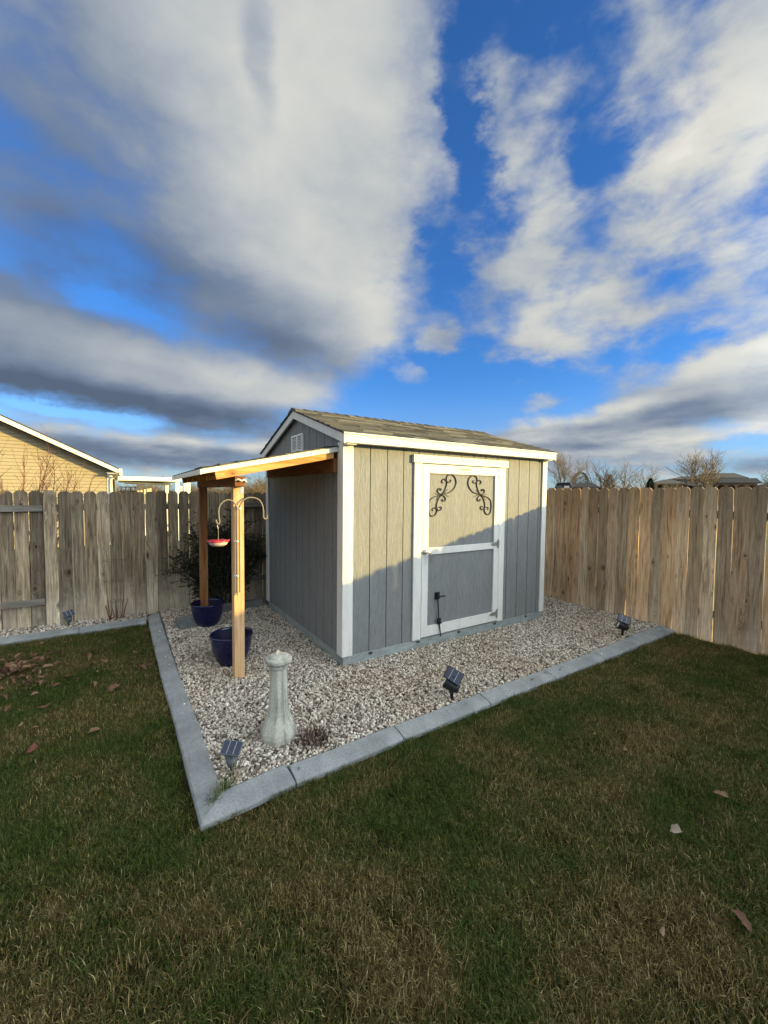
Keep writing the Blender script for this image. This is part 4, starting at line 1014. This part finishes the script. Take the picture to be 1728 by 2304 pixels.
# ------------------------------------------------------------------ fallen leaves
def leaf_mesh(seed, kind=0):
    rg_ = random.Random(seed); vs = []; fs = []; n = 9; m = 5
    for i in range(n):
        u = i/(n-1); hw = (sin(pi*u**.8)*.34+.02)*(1+.25*sin(u*pi*3)*(kind == 1))
        for j in range(m):
            v = (j/(m-1)-.5)*2; x = u-.5; y = v*hw
            z = .22*(abs(v)**1.5)*hw*2*rg_.uniform(.8, 1.1)+.22*sin(u*pi*rg_.choice([1, 1]))*(.5 if kind == 0 else .3)+rg_.uniform(-.02, .02)
            y *= (.5 if kind == 0 else .8)
            vs.append((x, y+rg_.uniform(-.015, .015), z))
    for i in range(n-1):
        for j in range(m-1): fs.append((i*m+j, (i+1)*m+j, (i+1)*m+j+1, i*m+j+1))
    mb = MB(); mb.add(vs, fs, True)
    mb.tube([(-.5, 0, .02), (-.62, .02, .05), (-.74, .03, .07)], .012, 4)
    return mb
LM = [leaf_mesh(k, k % 2).mesh('leaf', M_leaf) for k in range(8)]
def leaf(x, y, s_, label, group, me=None, z=.028, name='fallen_leaf', tilt=.5):
    o = bpy.data.objects.new(name, me or rg.choice(LM)); COL.objects.link(o); o.location = (x, y, z)
    o.rotation_euler = (rg.uniform(-tilt, tilt)+(pi if rg.random() < .3 else 0), rg.uniform(-tilt, tilt), rg.uniform(0, 6.28)); o.scale = (s_, s_, s_)
    return tag(o, label, 'leaf', group)
rg = random.Random(12)
for k in range(150):
    a = rg.uniform(0, 2*pi); q = abs(rg.gauss(0, .50))
    leaf(-2.72+.40*q*cos(a), 1.52+.46*q*sin(a), rg.uniform(.045, .09), 'dry brown leaf in the heap at the left edge of the lawn', 'brown leaves heaped on the lawn', z=.03+rg.uniform(0, .035)*(q < .7))
for (cx_, cy_, n_, sp_) in ((-2.62, 1.02, 9, .14), (-2.1, 1.15, 8, .22), (-1.95, 1.6, 5, .25), (-2.2, .75, 6, .2), (-2.45, .45, 5, .2), (-2.6, 2.1, 4, .2), (-2.0, 2.1, 4, .2)):
    for k in range(n_): leaf(cx_+rg.gauss(0, sp_), cy_+rg.gauss(0, sp_), rg.uniform(.045, .10), 'dry curled leaf lying loose on the lawn left of the kerb', 'loose leaves on the left lawn')
for (x, y) in ((-1.58, 1.95), (-1.60, 1.25), (-1.585, 1.85), (-1.58, .95), (-1.59, 2.2), (-1.30, 1.75), (-1.27, 1.5), (-1.33, 1.9)):
    leaf(x, y, .055, 'small brown leaf caught against the left arm of the kerb', 'small leaves against the kerb', z=.03)
wl = leaf(.533, -2.648, .085, 'pale upturned leaf alone on the front lawn', None, leaf_mesh(31, 1).mesh('leaf', M_leafpale), z=.05); wl.rotation_euler = (R(-50), R(35), R(60))
rl = leaf(-2.333, -.05, .10, 'dark russet leaf lying flat on the left lawn', None, leaf_mesh(33, 1).mesh('leaf', M_leafred), z=.03, tilt=.1)
leaf(-1.88, .62, .10, 'crumpled tan leaf on the lawn halfway along the kerb', None, z=.04)
leaf(-1.99, -.05, .075, 'narrow tan leaf on the lawn beside the russet leaf', None, z=.035)
for (x, y, s_, l_) in ((1.06, -2.66, .08, 'long dull leaf sunk in the front lawn near the right edge'), (.28, -2.98, .085, 'curled grey-brown leaf low at the right corner of the lawn'),
                       (.22, -2.92, .06, 'small curled leaf next to the low right corner leaf'), (1.02, -2.16, .05, 'olive leaf lying in the lawn right of the pale leaf'),
                       (-.03, -2.83, .05, 'brown leaf stub near the bottom middle of the lawn'), (1.02, -1.95, .05, 'tan leaf scrap on the right lawn in front of the bed')):
    leaf(x, y, s_, l_, None, z=.03)

# ================================================================== BARE TREES AND SHRUBS
def bare(root, base, height, spread, levels, m, seed, trunk_r, k=4, droop=0.0, trunk_frac=.25, nb=4, up=.55, wob=.12, name='crown'):
    rg_ = random.Random(seed); tr = MB(); cr = MB()
    def grow(p, d, L, r_, lev, mb):
        n = 3 if lev < 3 else 2; pts = [p]; q = p.copy(); dd = d.copy()
        for i in range(n):
            dd = (dd+Vector((rg_.gauss(0, wob), rg_.gauss(0, wob), rg_.gauss(0, wob)*.6-droop+.03))).normalized(); q = q+dd*(L/n); pts.append(q.copy())
        mb.tube(pts, [r_*(1-.42*i/n) for i in range(n+1)], 6 if lev == 0 else (k if lev < 3 else 3), cap=False)
        if lev >= levels: return
        for i in range(nb if lev else nb+2):
            t = rg_.uniform(.35, 1.0) if lev else rg_.uniform(.7, 1.0)
            j = min(int(t*n), n-1); pp = pts[j].lerp(pts[j+1], t*n-j)
            ax = Vector((rg_.gauss(0, 1), rg_.gauss(0, 1), rg_.gauss(0, .35))).normalized()
            nd = (dd*up+ax*spread+Vector((0, 0, .18))).normalized()
            grow(pp, nd, L*rg_.uniform(.55, .82)*(1 if lev else (1-trunk_frac)/trunk_frac*.42), r_*.52, lev+1, cr)
        nd = (dd+Vector((rg_.gauss(0, .15), rg_.gauss(0, .15), .1))).normalized()
        grow(pts[-1], nd, L*.75*(1 if lev else (1-trunk_frac)/trunk_frac*.4), r_*.6, lev+1, cr)
    grow(Vector(base), Vector((rg_.uniform(-.05, .05), 0, 1)), height*trunk_frac, trunk_r, 0, tr)
    # rescale the crown so that the tree has exactly the height asked for
    top = max(p[2] for p in cr.v)-base[2]; kf = height/top
    for mb in (tr, cr): mb.v = [(base[0]+(p[0]-base[0])*kf, base[1]+(p[1]-base[1])*kf, base[2]+(p[2]-base[2])*kf) for p in mb.v]
    tr.build('trunk', m, root); cr.build(name, m, root)
def tree(x, y, h, label, seed, spread=.8, levels=5, m=None, r_=.12, group='bare trees beyond the right fence', **kw):
    t = thing('bare_tree', label, 'tree', (x, y, 0), group=group); bare(t, (x, y, 0), h, spread, levels, m or M_twig, seed, r_, **kw); return t
tree(50.1, 14.6, 7.1, 'largest bare tree with a round open crown before the tan house', 3, .70, 5, M_twiglight, .17, trunk_frac=.22, nb=3, up=.85)
tree(50.3, 26.8, 6.4, 'bare tree above the round evergreen, left end of the row', 21, .65, 5, M_twig, .13, nb=2, up=.8, wob=.19)
tree(52.2, 26.0, 6.6, 'bare tree second in the row beyond the right fence', 22, .65, 5, M_twig, .13, nb=2, up=.8, wob=.19)
tree(51.4, 24.0, 6.8, 'bare tree third in the row, over the small conifer', 23, .6, 5, M_twiglight, .13, nb=2, up=.8, wob=.19)
tree(50.6, 21.2, 6.1, 'bare tree at the right end of the row, standing slightly apart', 24, .65, 5, M_twiglight, .13, nb=2, up=.8, wob=.19)
tree(31.0, 19.1, 6.3, 'tall slender bare tree right beside the far shed corner', 25, .7, 5, M_twiglight, .10, nb=3, trunk_frac=.3, up=.9)
tree(60.0, 10.6, 6.0, 'bare tree at the right edge beyond the fence', 26, .9, 5, M_twig, .15, nb=3)
for i, (x, y, h) in enumerate(((48.8, 25.8, 3.5), (49.0, 23.2, 3.3), (49.5, 22.3, 3.6), (49.2, 20.4, 3.5), (47, 19.2, 3.0), (60, 22.5, 3.9), (51.6, 25.0, 3.5))):
    t = thing('brushy_shrub', ('first', 'third', 'fourth', 'fifth', 'rightmost', 'sixth', 'second')[i]+' low brown twiggy shrub from the left beyond the right fence', 'shrub', (x, y, 0), group='twiggy shrubs beyond the right fence')
    bare(t, (x, y, 0), h, 1.0, 4, M_thicket, 60+i, .08, trunk_frac=.12, nb=4, wob=.2)
for i, (x, y, h) in enumerate(((-1.7, 27, 2.75), (-.5, 26.6, 2.9), (.6, 27, 2.8), (2.4, 26.2, 2.7), (3.6, 26.6, 2.85), (4.4, 24.5, 3.0), (5.0, 25.8, 3.25), (5.9, 24.8, 3.1), (6.6, 25.6, 3.3), (7.6, 26.0, 3.2), (5.4, 23.5, 2.8), (8.6, 25.5, 3.2))):
    t = thing('brushy_shrub', ('leftmost', 'second', 'third', 'fourth', 'fifth', 'sixth', 'eighth', 'ninth', 'tenth', 'eleventh', 'seventh', 'rightmost')[i]+' dry brown thicket shrub beyond the left fence, counting from the yellow house', 'shrub', (x, y, 0), group='thicket shrubs beyond the left fence')
    bare(t, (x, y, 0), h, 1.0, 4, M_thicket, 80+i, .05, trunk_frac=.12, nb=6, wob=.2)
sh = thing('bare_shrub', 'leafless reddish shrub in front of the yellow house', 'shrub', (-3.25, 5.5, 0))
rg5 = random.Random(31); sm = MB(); cr = MB()
for k in range(24):
    a = rg5.uniform(0, 2*pi); d = Vector((cos(a)*.36, sin(a)*.28, 1)).normalized(); p = Vector((-3.25+.05*cos(a), 5.5+.05*sin(a), 0))
    h = rg5.uniform(1.75, 2.5); n = 7; pts = [p]
    for i in range(n): d = (d+Vector((rg5.gauss(0, .07)+cos(a)*.02, rg5.gauss(0, .07), .03))).normalized(); pts.append(pts[-1]+d*h/n)
    sm.tube(pts, [.013*(1-i/n)+.0025 for i in range(n+1)], 5, cap=False)
    for i in range(2, n):
        for q in range(4):
            pp = pts[i].lerp(pts[i+1], rg5.random()); dd = (d+Vector((rg5.gauss(0, .55), rg5.gauss(0, .55), .1))).normalized(); L = rg5.uniform(.18, .55); p2 = [pp]
            for w_ in range(4): dd = (dd+Vector((rg5.gauss(0, .12), rg5.gauss(0, .12), .10))).normalized(); p2.append(p2[-1]+dd*L/4)
            cr.tube(p2, [.0042, .0034, .0028, .002, .0012], 4, cap=False)
            for w_ in range(3):
                e = (dd+Vector((rg5.gauss(0, .5), rg5.gauss(0, .5), .1))).normalized(); s0 = p2[rg5.randrange(1, 5)]
                cr.tube([s0, s0+e*rg5.uniform(.05, .16)], [.0022, .001], 3, cap=False)
sm.build('stem', M_redtwig, sh); cr.build('twigs', M_redtwig, sh)

def evergreen(x, y, h, rad, label, m, seed, cone=True, group=None):
    t = thing('evergreen_tree', label, 'tree', (x, y, 0), group=group); rg_ = random.Random(seed)
    MB().tube([(x, y, 0), (x, y, h*.9)], [.09, .02], 6).build('trunk', M_stem, t); mb = MB()
    for k in range(2600):
        u = rg_.random()
        if cone: z = h*(.08+.92*u); rmax = rad*(1-u)**.8*(1+.25*sin(z*9+rg_.uniform(-.4, .4)))
        else: z = h*(.12+.88*u); rmax = rad*math.sqrt(max(.02, 1-(2*u-1)**2))*(1+.2*mnoise.noise(Vector((k*.01, z, 0))))
        a = rg_.uniform(0, 2*pi); q = rmax*(1-.35*rg_.random()**2); p = Vector((x+q*cos(a), y+q*sin(a), z))
        d = Vector((cos(a), sin(a), rg_.uniform(-.3, .6))).normalized(); s_ = d.orthogonal().normalized()*.05; L = rg_.uniform(.12, .25)
        mb.add([p-s_, p+s_, p+d*L], [(0, 1, 2)])
    o = mb.build('crown', m, t); o['kind'] = 'stuff'
evergreen(47.6, 27.0, 4.6, 1.15, 'round olive evergreen at the left end of the far trees', M_olive, 1, False)
evergreen(54.4, 26.9, 4.5, 1.0, 'small dark conifer standing among the bare trees', M_conifer, 2)
evergreen(43.8, 17.0, 3.45, .75, 'dark pointed evergreen left of the low tan house', M_conifer, 3)
evergreen(44.1, 16.2, 2.8, .8, 'low dark evergreen shrub right of the pointed one', M_conifer, 4)

# ================================================================== NEIGHBOUR HOUSE (left)
hs = thing('neighbour_house', 'yellow sided house gable with white eave beyond the left fence', 'house', (-6.5, 12, 0))
HY = 12.0; ex = -1.90; ez = 2.40; sl_ = (3.80-2.40)/(4.66-1.90)       # rake slope
apex_x = -9.0; az_ = ez+(ex-apex_x)*sl_
def rk(x): return ez+(min(ex-x, x-(2*apex_x-ex)))*sl_
LXR, LXL = -2.075, 2*apex_x+2.075
MB().prism([(LXL, 0), (LXR, 0), (LXR, rk(LXR)-.18), (apex_x, rk(apex_x)-.18), (LXL, rk(LXL)-.18)], (HY+.05, HY+9), 'y').build('wall_core', M_vinyl, hs)
gw = bpy.data.objects.new('gable_wall', None); COL.objects.link(gw); gw.parent = hs
z = .2; hstep = .1005
while z < rk(apex_x)-.2:
    x1 = LXR-.132; zt = z+hstep-.008
    def lim(zz): return ex-(zz+.27-ez)/sl_
    xr0 = min(x1, lim(z)); xr1 = min(x1, lim(zt)); xl0 = 2*apex_x-xr0; xl1 = 2*apex_x-xr1
    if xr1 <= apex_x+.05: break
    MB().add([(xl0, HY-.004, z), (xr0, HY-.004, z), (xr1, HY+.004, zt), (xl1, HY+.004, zt), (xl0, HY+.045, z), (xr0, HY+.045, z), (xr1, HY+.045, zt), (xl1, HY+.045, zt)],
             [(0, 1, 2, 3), (5, 4, 7, 6), (0, 4, 5, 1), (1, 5, 6, 2), (3, 2, 6, 7), (0, 3, 7, 4)]).build('lap_board', M_vinyl, gw)
    z = zt+.008
MB().box(LXR-.13, LXR, HY-.02, HY+.10, 0, 2.30).build('corner_trim', M_housewhite, hs, bevel=.004)
for sg in (1, -1):
    mx = (lambda x: x) if sg == 1 else (lambda x: 2*apex_x-x)
    MB().prism([(mx(ex), ez-.14), (mx(ex), ez), (mx(apex_x), az_), (mx(apex_x), az_-.17)], (HY-.42, HY-.38), 'y').build('rake_board', M_housewhite, hs)
    MB().prism([(mx(ex), ez-.06), (mx(ex), ez-.02), (mx(apex_x), az_-.02), (mx(apex_x), az_-.06)], (HY-.379, HY+9.4), 'y').build('roof_deck', M_soffit, hs)
    MB().prism([(mx(ex)+.02*sg, ez-.0195), (mx(ex)+.02*sg, ez+.012), (mx(apex_x), az_+.012), (mx(apex_x), az_-.0195)], (HY-.43, HY+9.45), 'y').build('roof', M_shingle, hs)
    MB().prism([(mx(ex), ez-.15), (mx(apex_x), az_-.18), (mx(apex_x), az_-.172), (mx(ex), ez-.142)], (HY-.378, HY-.005), 'y').build('soffit', M_soffit, hs)
MB().box(ex-.30, ex-.001, HY-.379, HY-.03, ez-.135, ez-.128).build('eave_return', M_housewhite, hs)
MB().box(ex-.29, ex-.02, HY-.40, HY+9, ez-.16, ez-.1505).build('eave_soffit', M_housewhite, hs)
MB().prism([(ex+.0, ez-.12), (ex+.075, ez-.12), (ex+.10, ez+.0), (ex+.0, ez+.0)], (HY-.45, HY+9.4), 'y').build('gutter', M_housewhite, hs, bevel=.004)
MB().tube([(ex+.05, HY-.38, ez-.12), (ex+.04, HY-.37, ez-.17), (LXR+.05, HY-.10, ez-.26), (LXR-.02, HY-.065, ez-.33), (LXR-.02, HY-.065, .1)], .036, 4, smooth=False).build('downspout', M_housewhite, hs)

pc = thing('patio_cover', 'flat cream patio cover standing beside the yellow house', 'patio cover', (-1.0, 14, 0))
MB().box(-1.93, -.08, 12.2, 16.5, 2.05, 2.19).build('cover_roof', M_housewhite, pc, bevel=.01)
for (x, y) in ((-.2, 12.3), (-.2, 16.3), (.0, 14.3)): MB().box(x-.06, x+.06, y-.06, y+.06, 0, 2.05).build('cover_post', M_housewhite, pc)
MB().add([(-1.75, 12.6, 2.0), (-.35, 12.6, 1.95), (-.35, 16, 1.95), (-1.75, 16, 2.0), (-1.75, 12.6, 2.03), (-.35, 12.6, 1.98), (-.35, 16, 1.98), (-1.75, 16, 2.03)], [(3, 2, 1, 0), (4, 5, 6, 7), (0, 1, 5, 4), (2, 3, 7, 6), (0, 4, 7, 3), (1, 2, 6, 5)]).build('cover_beam', M_housewhite, pc)
ff = thing('white_fence', 'short white slatted screen panels beyond the patio cover', 'fence', (.3, 14, 0))
for x in (-1.30, -1.20, -1.08, -.98, -.90, .0, .09, .18, .30, .40, .47):
    h = 1.93 if x < -.5 else (1.92 if x < .25 else 2.08)
    MB().box(x-.035, x+.035, 14.6, 14.64, 0, h).build('slat', M_housewhite, ff)
MB().box(-1.4, .55, 14.645, 14.68, 1.2, 1.3).build('rail', M_housewhite, ff)
MB().box(-1.4, .55, 14.645, 14.68, .3, .4).build('rail', M_housewhite, ff)
nb = thing('patio_trellis', 'dark trellis frame under the patio cover', 'trellis', (-1.6, 14.9, 0))  # trellis of thin uprights and crossbars
M_brown = simple('brown_timber', (.12, .085, .06), .8)
for x in (-1.85, -1.7, -1.55, -1.4): MB().box(x-.012, x+.012, 14.88, 14.91, 0, 1.86).build('upright', M_brown, nb)
for z in (1.84, 1.68, 1.2): MB().box(-1.9, -1.35, 14.915, 14.94, z, z+.03).build('crossbar', M_brown, nb)

# ================================================================== FAR HOUSES (right)
def facing(x, y):       # yaw so that local -Y looks back at the garden
    return math.atan2(y, x)-pi/2
def hiproof(mb, x0, x1, y0, y1, z0, z1, inset): 
    mb.add([(x0, y0, z0), (x1, y0, z0), (x1, y1, z0), (x0, y1, z0), (x0+inset, (y0+y1)/2, z1), (x1-inset, (y0+y1)/2, z1), (x0, y0, z0-.15), (x1, y0, z0-.15), (x1, y1, z0-.15), (x0, y1, z0-.15)],
           [(0, 1, 5, 4), (1, 2, 5), (2, 3, 4, 5), (3, 0, 4), (6, 7, 1, 0), (7, 8, 2, 1), (8, 9, 3, 2), (9, 6, 0, 3), (9, 8, 7, 6)])
M_tanwall = simple('tan_stucco', (.34, .25, .165), .9, .08, 2)
M_darkwall = simple('dark_grey_siding', (.045, .045, .05), .8, .1, 2)
M_rooft = simple('brown_grey_roof', (.115, .105, .085), .95, .2, 3)
M_roofd = simple('charcoal_roof', (.035, .035, .038), .95, .2, 3)
M_win = simple('window_glass', (.10, .11, .12), .15, .1); M_frame = simple('window_white', (.7, .68, .62), .6)
M_porch = simple('porch_dark', (.10, .06, .04), .9)
def far_house(name, label, x, y, w_, d_, z1, zr, wm, rm, wins=(), arches=0, inset=2.0, arch_z=(2.6, 3.75), extra=None):
    t = thing(name, label, 'house', (x, y, 0), (0, 0, facing(x, y)))
    def P(mb, nm, m, par=t):
        o = bpy.data.objects.new(nm, mb.mesh(nm, m)); COL.objects.link(o); o.parent = par; return o
    P(MB().box(-w_/2, w_/2, 0, d_, 0, z1-.15), 'wall', wm)
    r_ = MB(); hiproof(r_, -w_/2-.6, w_/2+.6, -.6, d_+.6, z1, zr, inset); P(r_, 'roof', rm)
    for (wx, wz, ww, wh) in wins:
        fo = P(MB().box(wx-ww/2-.1, wx+ww/2+.1, -.06, -.001, wz-wh/2-.1, wz+wh/2+.1), 'window', M_frame)
        P(MB().box(wx-ww/2, wx-.05, -.08, -.061, wz-wh/2, wz+wh/2), 'pane', M_win, fo); P(MB().box(wx+.05, wx+ww/2, -.08, -.061, wz-wh/2, wz+wh/2), 'pane', M_win, fo)
    if arches:
        n, a0, a1 = arches; bw = (a1-a0)/n; zb, zt = arch_z
        ar = MB()
        for k in range(n):
            xa, xb = a0+k*bw, a0+(k+1)*bw; c_ = (xa+xb)/2; r0 = bw*.40
            half = [(xa, 0), (c_-r0, 0), (c_-r0, zb)]+[(c_-r0*cos(q*pi/8), zb+r0*.95*sin(q*pi/8)) for q in range(1, 4)]+[(c_, zb+r0*.95), (c_, zt), (xa, zt)]
            ar.prism(half, (-2.4, -2.2), 'y'); ar.prism([(2*c_-p, q) for p, q in half][::-1], (-2.4, -2.2), 'y')
        P(ar, 'arcade', wm)
        rr = MB(); hiproof(rr, a0-.5, a1+.5, -2.9, -.7, zt+.15, zt+.9, .6); P(rr, 'porch_roof', rm)
        P(MB().box(a0, a1, -.12, -.09, .0, zt-.1), 'porch_shade_sheet', M_porch)  # dark sheet put in for the shade behind the arches
    return t
far_house('tan_house', 'two-storey tan house with arched porch beyond the right fence', 88.7, 26.2, 7.4, 8, 5.0, 6.05, M_tanwall, M_rooft,
          wins=((-1.2, 4.55, .8, .7), (.55, 4.55, .8, .7), (2.4, 4.55, .8, .7)), arches=(6, -2.6, 5.4), arch_z=(3.22, 3.95))
far_house('tan_house', 'dark-roofed wing left of the two-storey tan house, behind the big bare tree', 84.3, 28.4, 6, 6, 4.75, 5.35, M_tanwall, M_rooft, wins=((-1.2, 4.1, 1.2, .6), (1.2, 4.1, 1.2, .6)))
far_house('low_house', 'long grey-roofed low house at the right edge behind the arched porch', 76.2, 12.6, 8.0, 8, 3.30, 4.05, M_tanwall, M_rooft, inset=1.2)
far_house('low_house', 'low tan house with a shallow brown roof between the tree groups', 67.6, 25.4, 3.8, 5, 3.55, 4.25, M_tanwall, M_rooft, wins=((.5, 3.1, 1.4, .4),))
far_house('low_house', 'low dark house left of the big bare tree', 77.6, 26.2, 3.4, 5, 3.45, 4.0, M_darkwall, M_roofd)
far_house('dark_house', 'charcoal roofed house low over the fence beside the shed', 36.5, 20.0, 2.4, 3, 2.45, 2.95, M_darkwall, M_roofd, inset=.9)
cv = thing('parked_camper', 'dark parked camper roof just above the right fence by the shed', 'camper', (27.3, 15.9, 0), (0, 0, facing(27.3, 15.9)))
def Pc(mb, nm, m, bv=0): o = bpy.data.objects.new(nm, mb.mesh(nm, m)); COL.objects.link(o); o.parent = cv; return o
Pc(MB().prism([(-.62, .5), (.62, .5), (.62, 2.45), (.50, 2.70), (-.36, 2.66), (-.62, 2.2)], (-.3, 3.5), 'y'), 'camper_body', simple('black_gloss_paint', (.012, .013, .016), .25, .1))
Pc(MB().box(-.50, .0, -.32, -.301, 2.15, 2.42), 'window', M_win); Pc(MB().box(.12, .5, -.32, -.301, 2.2, 2.42), 'window', M_frame)
for x in (-.4, .4):
    Pc(MB().lathe([(.001, -.1), (.3, -.1), (.32, 0), (.3, .1), (.001, .1)], 20).xf(Matrix.Translation((x*.6, .1, .33)) @ Matrix.Rotation(pi/2, 4, 'Y')), 'wheel', M_black)
